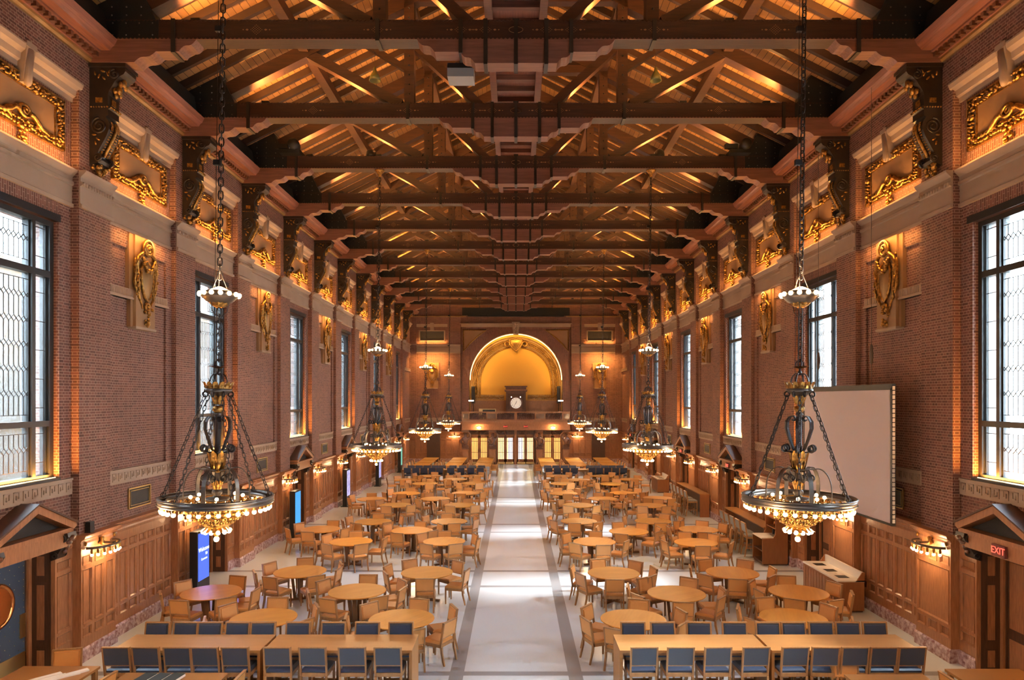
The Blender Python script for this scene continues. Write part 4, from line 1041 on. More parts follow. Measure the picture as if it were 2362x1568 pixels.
for i, t in enumerate(['XII', 'I', 'II', 'III', 'IV', 'V', 'VI', 'VII', 'VIII', 'IX', 'X', 'XI']):
    a = PI / 2 - i * PI / 6; text(t, .10, BLACK, dl, (.345 * math.cos(a), -.115, cz + .345 * math.sin(a)), (PI / 2, -a + PI / 2 if False else 0, 0), .001, 'numeral')
def hand(nm, ang, ln, w):
    m_ = MB(); a = math.radians(90 - ang); dx, dz = math.cos(a), math.sin(a); m_.add([(-dz * w - dx * .05, -.125, cz + dx * w - dz * .05), (dz * w - dx * .05, -.125, cz - dx * w - dz * .05), (dx * ln + dz * w * .4, -.125, cz + dz * ln - dx * w * .4), (dx * ln - dz * w * .4, -.125, cz + dz * ln + dx * w * .4)], [(0, 1, 2, 3)], BLACK); m_.obj(nm, r)
hand('hour_hand', 18, .20, .022); hand('minute_hand', 213, .32, .016)
for q in (-1, 1): mb = MB(); mb.ball((q * .36, -.02, cz + .48), .045, BULBW); mb.obj('bulb', r)
tag(r, 'round clock with Roman numerals in a wooden case on the balcony', 'clock')
for nm, x0, x1, z1, m_ in (('mixing_desk', -2.95, -1.6, .22, CREAM),):
    mb = MB(); mb.box(x0, x1, YB + .3, YB + .8, 3.53, RT + z1, CREAM); mb.box(x0 + .3, x1 - .06, YB + .29, YB + .3, RT - .3, RT + z1 - .07, BLACK); tag(mb.obj(nm), 'cream equipment cabinet behind the balcony rail beside the clock', 'cabinet')
# end-wall side bays
for q, nm in SIDES:
    mb = MB()
    def ys(p0, p1, z0, z1, d, mt): mb.box(q * p0, q * p1, YEND - d, YEND, z0, z1, mt)
    mb.prism([(YEND - d, Z(z)) for d, z in string_profile(0)], q * 4.66, q * 8.92, STONE, 'yz')
    mb.prism([(YEND - .14 - d if d > 0 else YEND, Z(z)) for d, z in string_profile(0)], q * 4.66, q * 5.75, STONE, 'yz')
    ys(4.66, 5.75, 2.5, Z(6.9), .14, BRICK); ys(8.35, 8.92, 2.5, Z(6.9), .14, BRICK)
    ys(5.75, 8.35, Z(6.05), Z(6.3), .10, STONE); ys(5.75, 8.35, Z(6.3), Z(6.9), .14, BRICK)
    ys(6.9, 7.2, Z(5.75), Z(6.4), .2, STONE)
    ys(5.75, 8.35, Z(-1.9), Z(-1.58), .05, STONE); 
    ys(5.75, 5.95, Z(-1.58), Z(3.83), .05, BRICK); ys(8.15, 8.35, Z(-1.58), Z(3.83), .05, BRICK)
    ys(4.2, 8.92, Z(6.88), Z(6.98), .2, GOLDP)
    struct(mb, 'brick pilasters and stone mouldings of the end wall, %s side' % nm, 'pilasters')
    o = copy_tree(ca); o.location = (q * 7.05, YEND, Z(1.62) - .75); o.rotation_euler = (0, 0, 0); tag(o, 'gilded shield cartouche on the end wall, %s side' % nm, 'cartouche', 'end wall cartouches')
    root = empty('wall_grille', (q * 7.05, YEND, Z(4.85))); mb = MB(); mb.box(-1.0, 1.0, -.05, 0, .06, .86, GRILLE); mb.obj('lattice', root)
    mb = MB(); [mb.box(a, b_, -.1, 0, c, d, STONE) for a, b_, c, d in ((-1.1, 1.1, 0, .08), (-1.1, 1.1, .84, .92), (-1.1, -1.0, 0, .92), (1.0, 1.1, 0, .92))]; mb.obj('frame', root)
    tag(root, 'dark lattice grille high on the end wall, %s side' % nm, 'grille', 'end wall grilles')
    light('AREA', (q * 7.05, YEND - .2, Z(4.62)), P_LEDGE, AMBER, None, (2.4, .05), direction=(0, .1, 1))
    light('AREA', (q * 7.05, YEND - .9, Z(3.75)), 110, AMBER, None, (2.0, .05), direction=(0, .3, -1))  # unseen amber lamp added in front of the bay to brighten the end brick
    # end wainscot
    mb = MB(); panelled(mb, -2.3, 2.3, .3, 9); cap(mb, -2.3, 2.3, .3); o = mb.obj('x', None, (q * 6.62, YEND, 0)); _tn[0] += 1; o.name = 'trim_%d' % _tn[0]; tag(o, 'oak panelling across the end wall, %s side' % nm, 'panelling', kind='structure')
    mb = MB(); plinth(mb, -2.3, 2.3, .3); mb.obj('marble_plinth', o)
    mb = MB(); mb.box(-.55, .55, -.45, -.3, 0, 2.35, OAKD); mb.box(-.65, .65, -.5, -.3, 2.35, 2.7, OAK); o = mb.obj('door', None, (q * 6.9, YEND, 0)); dn += 1; o.name = 'door_%d' % dn; tag(o, 'dark oak door in the end wall, %s side' % nm, 'door', kind='structure')
mb = MB(); mb.box(-4.45, 4.45, 57.4, 57.75, Z(6.92), Z(7.55), BLACK); mb.box(-4.0, 4.0, 57.45, 57.7, Z(6.84), Z(6.92), BLACK); [mb.box(x - .03, x + .03, 57.55, 57.6, Z(7.5), Z(ZR - abs(x) * RS - .02), BLACK) for x in (-3, 3)]; tag(mb.obj('screen_housing'), 'long black screen housing hanging below the last truss', 'screen housing')
# ------------------------------------------------------------------ portal
YD = 55.9
mb = MB()
mb.box(-4.25, 4.25, YD, YEND, 2.8, 3.2, CARVED); mb.box(-4.3, 4.3, YB + .2, YEND, 2.80, 3.30, OAK)
mb.box(-4.45, 4.45, YB - .05, YEND, 3.28, 3.42, OAK); mb.box(-4.5, 4.5, YB - .15, YEND, 3.42, 3.52, OAK)
for q in (-1, 1): mb.box(q * 4.25, q * 3.72, YD, YEND, 0, 2.8, OAK); mb.box(q * 2.18, q * 1.58, YD, YEND, 0, 2.8, OAK)
mb.box(-.14, .07, YD, YEND, 0, 2.8, OAK)
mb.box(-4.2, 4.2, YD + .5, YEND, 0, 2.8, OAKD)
portal = tag(mb.obj('wall_portal'), 'carved oak portal screen carrying the balcony', 'portal', kind='structure')
r = empty('balcony_balustrade', (0, YB, 3.52), label='carved oak balcony parapet with openwork panels above the doors', cat='balustrade')
mb = MB(); mb.box(-4.3, 4.3, -.05, .1, .66, .75, OAK); mb.box(-4.3, 4.3, 0, .1, 0, .12, OAK); mb.obj('rail', r)
xs = ((-3.68, -2.35), (-1.5, -.12), (.1, 1.5), (2.35, 3.68)); edges = [-4.3] + [e for x in xs for e in x] + [4.3]
mb = MB()
for i in range(0, len(edges), 2): mb.box(edges[i], edges[i + 1], 0, .1, .1, .68, OAK); mb.box(edges[i] + .08, edges[i + 1] - .08, -.02, 0, .2, .58, CARVED) if edges[i + 1] - edges[i] > .3 else None
mb.obj('posts', r)
for j, (a, b_) in enumerate(xs):
    mb = MB(); rnd = random.Random(j)
    for i in range(9):
        x = a + (b_ - a) * (i + .5) / 9; mb.torus(.09, .028, CARVED, 12, 5, Matrix.Translation((x, .03, .38 + .08 * math.sin(i * 2.1))) @ Matrix.Rotation(PI / 2, 4, 'X'))
        mb.tube([(x - .08, .03, .14), (x, .02, .3 + .1 * math.sin(i)), (x + .07, .03, .66)], .025, CARVED, 5)
        mb.ball((x, 0, .38 + .08 * math.sin(i * 2.1)), .04, CARVED)
    mb.obj('openwork_panel', r)
# four atlantes
def make_atlas():
    root = empty('carved_figure')
    mb = MB(); mb.taper((0, 0, 0), (.16, .14), (0, 0, 1.28), (.26, .2), OAK); mb.box(-.28, .28, -.24, .2, 1.25, 1.36, CARVED); mb.box(-.2, .2, -.2, .18, 0, .22, CARVED); mb.box(-.3, .3, -.3, .2, 2.62, 2.8, CARVED); mb.obj('tapered_pedestal', root)
    vs = [(0, -.02, 1.42), (0, -.08, 1.62), (0, -.12, 1.85), (0, -.10, 2.08), (0, -.14, 2.24), (0, -.18, 2.40), (0, -.20, 2.50),
          (.22, -.08, 2.10), (.40, -.14, 2.26), (.36, -.16, 2.50), (.16, -.14, 2.63), (-.22, -.08, 2.10), (-.36, -.18, 1.92), (-.26, -.30, 1.72), (-.02, -.34, 1.72), (.14, -.1, 1.42), (-.14, -.1, 1.42)]
    ed = [(0, 1), (1, 2), (2, 3), (3, 4), (4, 5), (5, 6), (3, 7), (7, 8), (8, 9), (9, 10), (3, 11), (11, 12), (12, 13), (13, 14), (0, 15), (0, 16)]
    rad = [.17, .15, .18, .19, .085, .125, .10, .115, .10, .08, .065, .115, .10, .08, .065, .13, .13]
    me = bpy.data.meshes.new('body'); me.from_pydata(vs, ed, []); o = bpy.data.objects.new('body', me); C.objects.link(o)
    o.modifiers.new('skin', 'SKIN')
    for i, sv in enumerate(me.skin_vertices[0].data): sv.radius = (rad[i], rad[i]); sv.use_root = (i == 0)
    o.modifiers.new('sub', 'SUBSURF').levels = 2; o.modifiers[-1].render_levels = 2
    dg = bpy.context.evaluated_depsgraph_get(); m2 = bpy.data.meshes.new_from_object(o.evaluated_get(dg)); C.objects.unlink(o)
    for p in m2.polygons: p.use_smooth = True
    m2.materials.clear(); m2.materials.append(CARVED)
    o = bpy.data.objects.new('body', m2); C.objects.link(o); o.parent = root
    mb = MB(); rnd = random.Random(4)
    for i in range(14): mb.ball((rnd.uniform(-.11, .11), -.2 + rnd.uniform(-.06, .1), 2.38 + rnd.uniform(-.02, .16)), .045, CARVED, 6, 4)
    mb.ball((0, -.30, 2.40), (.02, .03, .03), CARVED, 6, 4)
    for q in (-1, 1): mb.ball((q * .04, -.285, 2.44), .016, CARVED, 6, 4)
    mb.obj('hair_and_face', root)
    mb = MB()
    for i in range(9): mb.tube([(-.26 + .06 * i, -.20 - .03 * math.sin(i * 2), 1.66 - .01 * i), (-.24 + .06 * i, -.24, 1.5), (-.22 + .055 * i, -.2, 1.34)], [.03, .045, .03], CARVED, 5)
    mb.obj('drapery', root); return root
at = make_atlas()
for i, (x, nm) in enumerate(((-4.04, 'far kiosk side'), (-1.87, 'kiosk side of the glazed doors'), (1.87, 'screen side of the glazed doors'), (4.0, 'far screen side'))):
    o = at if i == 0 else copy_tree(at); o.location = (x, 55.6, 0); o.scale.x = -1 if x > 0 else 1
    tag(o, 'carved wooden atlas figure on a tapered pedestal, %s' % nm, 'carved figure', 'carved portal figures')
# doors of the portal
for j, (a, b_) in enumerate(((-3.70, -2.20), (-1.56, -.14), (.07, 1.5), (2.20, 3.70))):
    dn += 1; root = empty('door_%d' % dn, ((a + b_) / 2, YD, 0)); w = (b_ - a) / 2
    tag(root, ('yellow-lit slotted double door, %s end of the portal' % ('kiosk' if j == 0 else 'screen')) if j in (0, 3) else 'bright slotted glass double door in the middle, %s half' % ('kiosk' if j == 1 else 'screen'), 'door', kind='structure')
    mb = MB(); mb.box(-w, w, 0, .1, 2.37, 2.80, OAKD); mb.box(-w, w, -.04, .1, 2.33, 2.40, OAK); mb.box(-w, w, -.06, .02, 2.74, 2.8, OAK)
    mb.tube([(-w * .85, -.02, 2.68), (-w * .5, -.05, 2.50), (-w * .2, -.02, 2.66)], .035, CARVED, 5); mb.tube([(w * .85, -.02, 2.68), (w * .5, -.05, 2.50), (w * .2, -.02, 2.66)], .035, CARVED, 5)
    mb.ball((0, -.05, 2.57), (.13, .09, .19), CARVED); mb.ball((0, -.1, 2.45), (.06, .06, .09), CARVED)
    mb.obj('carved_overdoor', root)
    for q in (-1, 1):
        mb = MB(); x0, x1 = sorted((q * .01, q * (w - .02))); sw = .045
        cs = [(x0 + x1) / 2 + (k - 1.5) * .125 for k in range(4)]; z0, z1 = .42, 2.14
        ed = [x0] + [e for c in cs for e in (c - sw, c + sw)] + [x1]
        for k in range(0, len(ed), 2): mb.box(ed[k], ed[k + 1], .02, .07, .2, 2.33, OAK)
        mb.box(x0, x1, .02, .07, .2, z0, OAK); mb.box(x0, x1, .02, .07, z1, 2.33, OAK)
        lf = mb.obj('door_leaf', root)
        for ki, c in enumerate(cs):
            mt = GLOWY if j in (0, 3) else (GLOWB if (j == 1 and q > 0 and ki > 0) or (j == 2 and q < 0 and ki < 3) else GLOWW)
            mb = MB(); mb.box(c - sw, c + sw, .045, .055, z0, z1, mt); mb.obj('glass', lf)
        mb = MB()
        for z in (.95, 1.85): mb.box(x0 + .06, x1 - .06, .0, .02, z, z + .03, IRON)
        mb.obj('glazing_bar', lf)
        mb = MB(); mb.box(x0 + .02, x1 - .02, .0, .02, .02, .2, BRASS); mb.obj('kick_plate', lf)
        mb = MB(); mb.box(q * .09 - .015, q * .09 + .015, -.05, .02, 1.0, 1.2, IRON); mb.obj('handle', lf)
for x in (-.82, .80):
    e = exit_sign(None, (x, YB + .15, 3.08), .28, .19); tag(e, 'red EXIT sign above the middle doors, %s half' % ('kiosk' if x < 0 else 'screen'), 'exit sign', 'portal exit signs')
for x in (-2.95, 2.95):
    r = empty('twin_globe_light', (x, YB + .2, 2.98)); mb = MB(); mb.box(-.15, .15, -.04, .0, .08, .12, IRON); mb.tube([(0, -.02, .1), (0, -.02, .2)], .015, IRON); mb.obj('bracket', r)
    for q in (-1, 1): bb = MB(); bb.ball((q * .125, -.06, 0), .055, BULB); bb.obj('globe', r)
    light('POINT', (0, -.25, 0), 35, WARM, r, soft=.08); tag(r, 'pair of lit globes over the doorway, %s end of the portal' % ('kiosk' if x < 0 else 'screen'), 'wall light', 'twin globe lights')
# ================================================================== FURNITURE
def make_chair(name, seat, total, w, wood, pad, padback, foot=False, detail=True):
    root = empty(name); d = w; hs = w / 2; back_y = -d / 2
    tilt = (total - seat) * .16
    bh0, bh1 = seat + .10 * total / .85 * .8, total - .02
    def slab(mb, x0, x1, z0, z1, y0, y1, mat):   # slab leaning back
        f = lambda z: back_y - tilt * (z - seat) / (total - seat)
        v = [(x, f(z) + y, z) for z in (z0, z1) for y in (y0, y1) for x in (x0, x1)]
        mb.add(v, [(0, 2, 3, 1), (4, 5, 7, 6), (0, 1, 5, 4), (2, 6, 7, 3), (0, 4, 6, 2), (1, 3, 7, 5)], mat)
    if not detail:
        mb = MB(); mb.box(-hs, hs, back_y + .02, d / 2, seat - .08, seat, pad); slab(mb, -hs, hs, bh0, total, -.02, .02, pad)
        slab(mb, -hs, -hs + .03, seat - .05, total, -.025, .02, wood); slab(mb, hs - .03, hs, seat - .05, total, -.025, .02, wood)
        for x in (-hs + .02, hs - .02):
            mb.box(x - .02, x + .02, d / 2 - .04, d / 2, 0, seat - .06, wood); mb.prism([(back_y - .06, 0), (back_y - .03, 0), (back_y + .02, seat), (back_y - .02, seat)], x - .02, x + .02, wood, 'yz')
        o = mb.obj(name); bpy.data.objects.remove(root); return o
    mb = MB(); a = hs - .005
    mb.taper((0, .01, seat - .045), (a, d / 2 - .01), (0, .01, seat - .012), (a, d / 2 - .01), pad); mb.taper((0, .01, seat - .012), (a, d / 2 - .01), (0, .01, seat + .012), (a - .035, d / 2 - .045), pad); mb.obj('seat', root)
    mb = MB(); mb.box(-hs, hs, d / 2 - .03, d / 2, seat - .11, seat - .045, wood); mb.box(-hs, hs, back_y, back_y + .03, seat - .11, seat - .045, wood)
    for x in (-hs, hs - .025): mb.box(x, x + .025, back_y, d / 2, seat - .11, seat - .045, wood)
    mb.obj('seat_rail', root)
    mb = MB(); slab(mb, -hs + .025, hs - .025, bh0, bh1 - .004, -.018, .018, padback); slab(mb, -hs + .05, hs - .05, bh0 + .02, bh1 - .03, .018, .036, pad); mb.obj('backrest', root)
    mb = MB()
    for x0, x1 in ((-hs, -hs + .027), (hs - .027, hs)): slab(mb, x0, x1, seat - .11, total, -.022, .022, wood)
    slab(mb, -hs, hs, total - .017, total + .003, -.024, .024, wood); slab(mb, -hs + .03, hs - .03, bh0 - .02, bh0, -.014, .014, wood); mb.obj('back_frame', root)
    for x in (-hs + .02, hs - .02):
        mb = MB(); mb.taper((x, d / 2 - .02, 0), (.013, .013), (x, d / 2 - .02, seat - .05), (.02, .02), wood); mb.obj('leg', root)
        mb = MB(); mb.prism([(back_y - .085, 0), (back_y - .058, 0), (back_y + .012, seat * .55), (back_y + .022, seat - .1), (back_y - .022, seat - .1), (back_y - .03, seat * .55)], x - .018, x + .018, wood, 'yz'); mb.obj('leg', root)
    if foot:
        mb = MB(); mb.box(-hs + .02, hs - .02, d / 2 - .03, d / 2 - .01, .2, .23, wood)
        for x in (-hs + .012, hs - .028): mb.box(x, x + .016, back_y - .03, d / 2 - .02, .28, .31, wood)
        mb.obj('footrest', root)
    return root
CH = make_chair('dining_chair', .46, .85, .47, CHWOOD, LEATHER, LEATHER); CHF = make_chair('dining_chair', .46, .85, .47, CHWOOD, LEATHER, LEATHER, detail=False)
ST = make_chair('counter_stool', .66, 1.08, .47, CHWOOD, BLUE, BLUEG, foot=True); STF = make_chair('counter_stool', .66, 1.08, .47, CHWOOD, BLUE, BLUE, detail=False)
STG = make_chair('counter_stool', .72, 1.12, .44, CHWOOD, GREY, GREY, foot=True)
USED = set()
def put(src, x, y, rz, label, cat, group, z=0):
    if src.name in USED: o = copy_tree(src)
    else: o = src; USED.add(src.name)
    o.location = (x, y, z); o.rotation_euler.z = rz; return tag(o, label, cat, group)
# round tables
def make_round(detail=True):
    root = empty('round_table'); R = .675
    mb = MB(); mb.lathe([(0, .705), (R - .03, .705), (R - .005, .718), (R, .728), (R - .006, .738), (0, .74)], TABLE, 48); 
    for f in range(len(mb.sm)): mb.sm[f] = False
    mb.obj('tabletop', root)
    mb = MB()
    mb.box(-.4, .4, -.03, .03, .66, .705, TBASE); mb.box(-.03, .03, -.4, .4, .66, .705, TBASE); mb.obj('under_frame', root)
    for i in range(4):
        a = PI / 4 + i * PI / 2; mb = MB(); M_ = Matrix.Rotation(a, 4, 'Z')
        mb.prism([(.10, .05), (.17, .05), (.24, .66), (.17, .66)], -.045, .045, TBASE, M=M_); mb.obj('leg', root)
    mb = MB()
    for i in range(2): mb.box(-.36, .36, -.04, .04, 0, .05, TBASE, Matrix.Rotation(PI / 4 + i * PI / 2, 4, 'Z'))
    mb.obj('cross_foot', root)
    return root
RT_ = make_round()
TL = [  # x, y, row, column from the aisle, chair angles
 (-2.36, 14.32, 0, 0, [78, 25, -22, -68, 140, 190]), (-5.23, 14.38, 0, 1, [95, 30, -25, -80, 150, 205]),
 (-3.75, 16.4, 1, 0, [88, 30, -10, -52, -112, 200, 150]), (-7.16, 16.3, 1, 1, [80, 25, -10, -50, -115, 205, 150]),
 (-2.33, 18.17, 2, 0, [-85, -12, 45, 122, 160, 203]), (-5.68, 18.26, 2, 1, [98, 155, 203, -112, -52, 28, -5]),
 (2.42, 14.3, 0, 0, [75, 150, 188, 228, 12, -35]), (5.75, 14.38, 0, 1, [100, 158, 200, 30, -25, -75]),
 (3.75, 16.2, 1, 0, [120, 62, 165, 203, -95, 2, -42]), (6.64, 16.3, 1, 1, [150, 85, 188, 225, -90, -45, -5]),
 (2.55, 18.1, 2, 0, [105, 50, 5, -42, -98, 203, 165]), (5.66, 18.14, 2, 1, [115, 55, 168, 205, -105, -48, 5]),
 (-2.29, 22.15, 3, 0, [130, 95, 30, -15, -65, -115, 190][:6]), (-5.25, 22.1, 3, 1, [95, 150, 195, -118, -62, 0]), (-3.63, 24.0, 4, 0, [80, 30, 150, 200, -105, -40]), (-6.82, 24.2, 4, 1, [80, 25, -25, 150, 210, -95]),
 (-2.48, 25.76, 5, 0, [100, 150, -75, -20, 25, 200]), (-5.29, 25.7, 5, 1, [90, 30, 155, -110, -50, 200]),
 (2.5, 22.1, 3, 0, [80, 140, 170, 205, -90, -25]), (5.7, 21.96, 3, 1, [95, 45, 150, 200, -95, -35]), (3.87, 23.8, 4, 0, [100, 45, 165, -110, -30, 10]), (6.36, 24.16, 4, 1, [115, 60, 190, -95, -20, 25]),
 (2.34, 25.8, 5, 0, [95, 45, 165, 205, -115, -55]), (5.1, 25.8, 5, 1, [90, 45, 160, -85, -30, 10]),
]
rnd = random.Random(12)
far = [(-2.38, 29.7, 6, 0), (-5.17, 29.7, 6, 1), (-3.67, 31.57, 7, 0), (-6.55, 31.5, 7, 1), (-2.42, 33.5, 8, 0), (-5.28, 33.4, 8, 1),
       (2.67, 29.7, 6, 0), (5.75, 29.6, 6, 1), (3.95, 31.6, 7, 0), (6.5, 31.8, 7, 1), (2.29, 33.4, 8, 0), (5.2, 33.5, 8, 1),
       (-2.32, 37.4, 9, 0), (-4.9, 37.3, 9, 1), (-3.45, 39.2, 10, 0), (-6.17, 39.0, 10, 1), (-2.6, 40.9, 11, 0), (-5.09, 40.9, 11, 1),
       (2.51, 37.3, 9, 0), (5.19, 37.1, 9, 1), (3.5, 39.0, 10, 0), (6.54, 39.2, 10, 1), (2.48, 40.9, 11, 0), (5.16, 40.9, 11, 1)]
for x, y, r_, c_ in far:
    n_ = 6 if y < 37 else 5; a0 = rnd.choice((-90, -60, -75, -105)) + rnd.uniform(-8, 8)
    TL.append((x, y, r_, c_, [a0 + 360 / n_ * i + rnd.uniform(-6, 6) for i in range(n_)]))
SPOTS = []
SECT = ['aisle', 'far aisle', 'far', 'far wall', 'wall', 'near wall', 'near', 'near aisle']
for x, y, row, col, angs in TL:
    sd = 'kiosk' if x < 0 else 'screen'
    cn = 'inner' if col == 0 else 'outer'
    put(RT_, x, y, rnd.uniform(0, 1.5), 'round oak table, %s row on the %s side, %s of its pair' % (ORD[row], sd, cn), 'table', 'round dining tables')
    taken = set()
    for a in sorted(angs, key=lambda v: v % 360):
        aa = a if x < 0 else 180 - a            # measured from the aisle direction
        sc_ = int(((aa % 360) + 22.5) // 45) % 8
        if sc_ in taken:
            for dlt in (1, -1, 2, -2):
                if (sc_ + dlt) % 8 not in taken: sc_ = (sc_ + dlt) % 8; break
        taken.add(sc_)
        t = math.radians(a); rc = .80 + rnd.uniform(-.03, .05)
        px, py = x + rc * math.cos(t), y + rc * math.sin(t); base_a = a; best = (-1,)
        for dl in (0, 5, -5, 10, -10, 15, -15, 20, -20, 26, -26):
            t = math.radians(base_a + dl); px, py = x + rc * math.cos(t), y + rc * math.sin(t)
            md = min([math.hypot(px - u, py - v) for u, v, w in SPOTS] + [9])
            if md > best[0] + .02: best = (md, px, py, t)
            if md > .60: break
        _, px, py, t = best
        SPOTS.append((px, py, x))
        rz = t + PI / 2 + rnd.uniform(-.12, .12)
        put(CH if y < 30 else CHF, px, py, rz, 'tan leather chair, %s seat of the %s table, %s row, %s side' % (SECT[sc_], cn, ORD[row], sd), 'chair', 'tan chairs around the round tables')
# counter-height blue rows
def make_counter(w):
    root = empty('high_table'); mb = MB(); mb.box(-w / 2, w / 2, -.41, .41, .875, .92, HIGHOAK); mb.obj('tabletop', root)
    for q in (-1, 1): mb = MB(); mb.box(q * (w / 2 - .05), q * w / 2, -.40, .40, 0, .875, HIGHOAK); mb.obj('leg_panel', root)
    mb = MB(); mb.box(-w / 2 + .05, w / 2 - .05, -.32, -.29, .80, .875, CHWOOD); mb.box(-w / 2 + .05, w / 2 - .05, .29, .32, .80, .875, CHWOOD); mb.box(-w / 2 + .05, w / 2 - .05, -.02, .02, .15, .2, CHWOOD); mb.obj('stretcher', root); return root
HT = make_counter(2.58)
FX = [[269, 338, 410, 474, 543, 640, 723, 812, 895], [1484, 1569, 1654, 1742, 1832, 1904, 1971, 2037, 2102]]
FF = [[939.5, 959, 978, 997, 1014, 1039.6, 1063, 1086, 1108], [1265.8, 1285.8, 1306, 1325, 1366, 1383, 1402, 1420, 1438.6]]
BX = [[360, 425, 482, 545, 606, 685, 767, 845, 924], [1461, 1531, 1612, 1695, 1774, 1833, 1896, 1958, 2021]]
for si, (sg, sd) in enumerate(SIDES):
    for j, x in enumerate((1.80 + 1.29, 4.40 + 1.32)):
        put(HT, sg * x, 12.41, 0, 'long high oak table in the nearest blue row, %s side, %s half' % (sd, ('aisle', 'wall')[j]), 'table', 'high oak tables')
        put(HT, sg * x, 43.0, 0, 'distant high oak table in the far blue row, %s side, %s half' % (sd, ('aisle', 'wall')[j]), 'table', 'high oak tables')
    for j in range(9):
        f = FX[si][j] if sg > 0 else FX[si][8 - j]; b_ = BX[si][j] if sg > 0 else BX[si][8 - j]
        put(ST, (f - 1190) * 11.75 / F, 12.02, rnd.uniform(-.04, .04), '%s blue stool from the aisle, camera side of near high table, %s side' % (ORD[j].replace('nearest', 'first'), sd), 'stool', 'blue stools at the near high tables')
        put(ST, (b_ - 1190) * 12.97 / F, 12.74, PI + rnd.uniform(-.04, .04), '%s blue stool from the aisle, beyond the near high table, %s side' % (ORD[j].replace('nearest', 'first'), sd), 'stool', 'blue stools at the near high tables')
        X_ = ((FF[1][j] if sg > 0 else FF[0][8 - j]) - 1190) * 42.2 / F
        put(STF, X_, 42.5, 0, '%s small blue stool from the aisle, before the far high table, %s side' % (ORD[j].replace('nearest', 'first'), sd), 'stool', 'blue stools at the far high tables')
        put(STF, X_, 43.45, PI, '%s small blue stool from the aisle, behind the far high table, %s side' % (ORD[j].replace('nearest', 'first'), sd), 'stool', 'blue stools at the far high tables')
# rectangular tables
def make_rect(w, l):
    root = empty('rectangular_table'); mb = MB(); mb.box(-w / 2, w / 2, -l / 2, l / 2, .70, .74, TABLE); mb.obj('tabletop', root)
    for sx in (-1, 1):
        for sy in (-1, 1): mb = MB(); x, y = sx * (w / 2 - .05), sy * (l / 2 - .05); mb.box(x - .035, x + .035, y - .035, y + .035, 0, .70, CHWOOD); mb.obj('leg', root)
    return root
RC = make_rect(1.1, 2.1)
for sg, sd in SIDES:
    for ci, x in enumerate((2.25, 4.3, 6.5)):
        for ri, y in enumerate((48.0, 50.3, 52.7)):
            put(RC, sg * x, y, 0, 'rectangular oak table at the far end, %s side, %s column, %s from the camera' % (sd, ('aisle', 'middle', 'wall')[ci], ORD[ri]), 'table', 'rectangular tables at the far end')
            if ri < 2:
                for q in (-1, 1):
                    for k in (0, 1):
                        put(CHF, sg * x + q * .68, y - .5 + k * 1.0, q * PI / 2, 'tan chair, far %s side, %s column, %s rectangular table, %s edge, %s place' % (sd, ('aisle', 'middle', 'wall')[ci], ORD[ri], 'aisle' if q * sg < 0 else 'wall', ('near', 'far')[k]), 'chair', 'tan chairs at the far rectangular tables')
# tables cut by the lower frame edge
def near_table(x0, x1, y1, label):
    root = empty('rectangular_table', ((x0 + x1) / 2, y1 - .6, 0), label=label, cat='table'); w = x1 - x0
    mb = MB(); mb.box(-w / 2, w / 2, -.6, .6, .70, .74, plain('brown_tabletop', (.36, .17, .055), .35) if 'brown_tabletop' not in MATS else MATS['brown_tabletop']); mb.obj('tabletop', root)
    for sx in (-1, 1):
        for sy in (-1, 1): mb = MB(); x, y = sx * (w / 2 - .05), sy * .52; mb.box(x - .035, x + .035, y - .035, y + .035, 0, .70, CHWOOD); mb.obj('leg', root)
near_table(-8.35, -7.05, 11.77, 'brown table with magazines at the lower corner, kiosk side')
near_table(-6.45, -4.75, 11.48, 'brown table with dark books at the lower frame edge, kiosk side')
near_table(7.20, 8.45, 11.65, 'brown table at the lower corner under the EXIT doorway')
near_table(5.4, 6.70, 11.42, 'brown table at the lower frame edge, screen side')
for x, y, rz, lb_ in ((-7.85, 12.0, PI + .3, 'tan chair in front of the blue door by the magazine table'), (-8.45, 11.1, -PI / 2, 'tan chair at the wall end of the magazine table'), (-6.82, 11.1, PI / 2 - .1, 'tan chair between the magazine and book tables'),
                    (7.18, 11.05, -PI / 2, 'tan chair at the aisle edge of the corner table below the EXIT sign'), (8.45, 11.3, PI / 2 + .3, 'tan chair against the wall beside the corner table below the EXIT sign'), (5.6, 11.55, PI, 'tan chair behind the cut-off table on the screen side'), (-4.72, 11.1, PI / 2, 'tan chair at the aisle end of the book table')):
    put(CH, x, y, rz, lb_, 'chair', 'tan chairs at the front tables')
for i, (x, y, a, l) in enumerate(((-7.75, 11.2, -.7, .36), (-7.62, 11.15, -.75, .34), (-7.48, 11.2, -.8, .38), (-7.40, 11.28, -.7, .40))):
    mb = MB(); mb.box(-.05, .05, -l, l, 0, .012 + .006 * i, PAPER); o = mb.obj('magazine', None, (x, y, .74)); o.rotation_euler.z = a
    tag(o, '%s glossy white brochure fanned on the brown corner table' % ('first', 'second', 'third', 'fourth')[i], 'brochure', 'brochures on the corner table')
for i, x in enumerate((-5.98, -5.75, -5.52)):
    mb = MB(); mb.box(-.10, .10, -.15, .15, 0, .05, BOOKG); mb.box(-.095, .105, -.155, .145, .006, .044, PAPER); o = mb.obj('book', None, (x, 11.2, .74)); o.rotation_euler.z = -.15
    tag(o, '%s dark book in the row on the brown table' % ('leftmost', 'middle', 'rightmost')[i], 'book', 'dark books on the brown table')
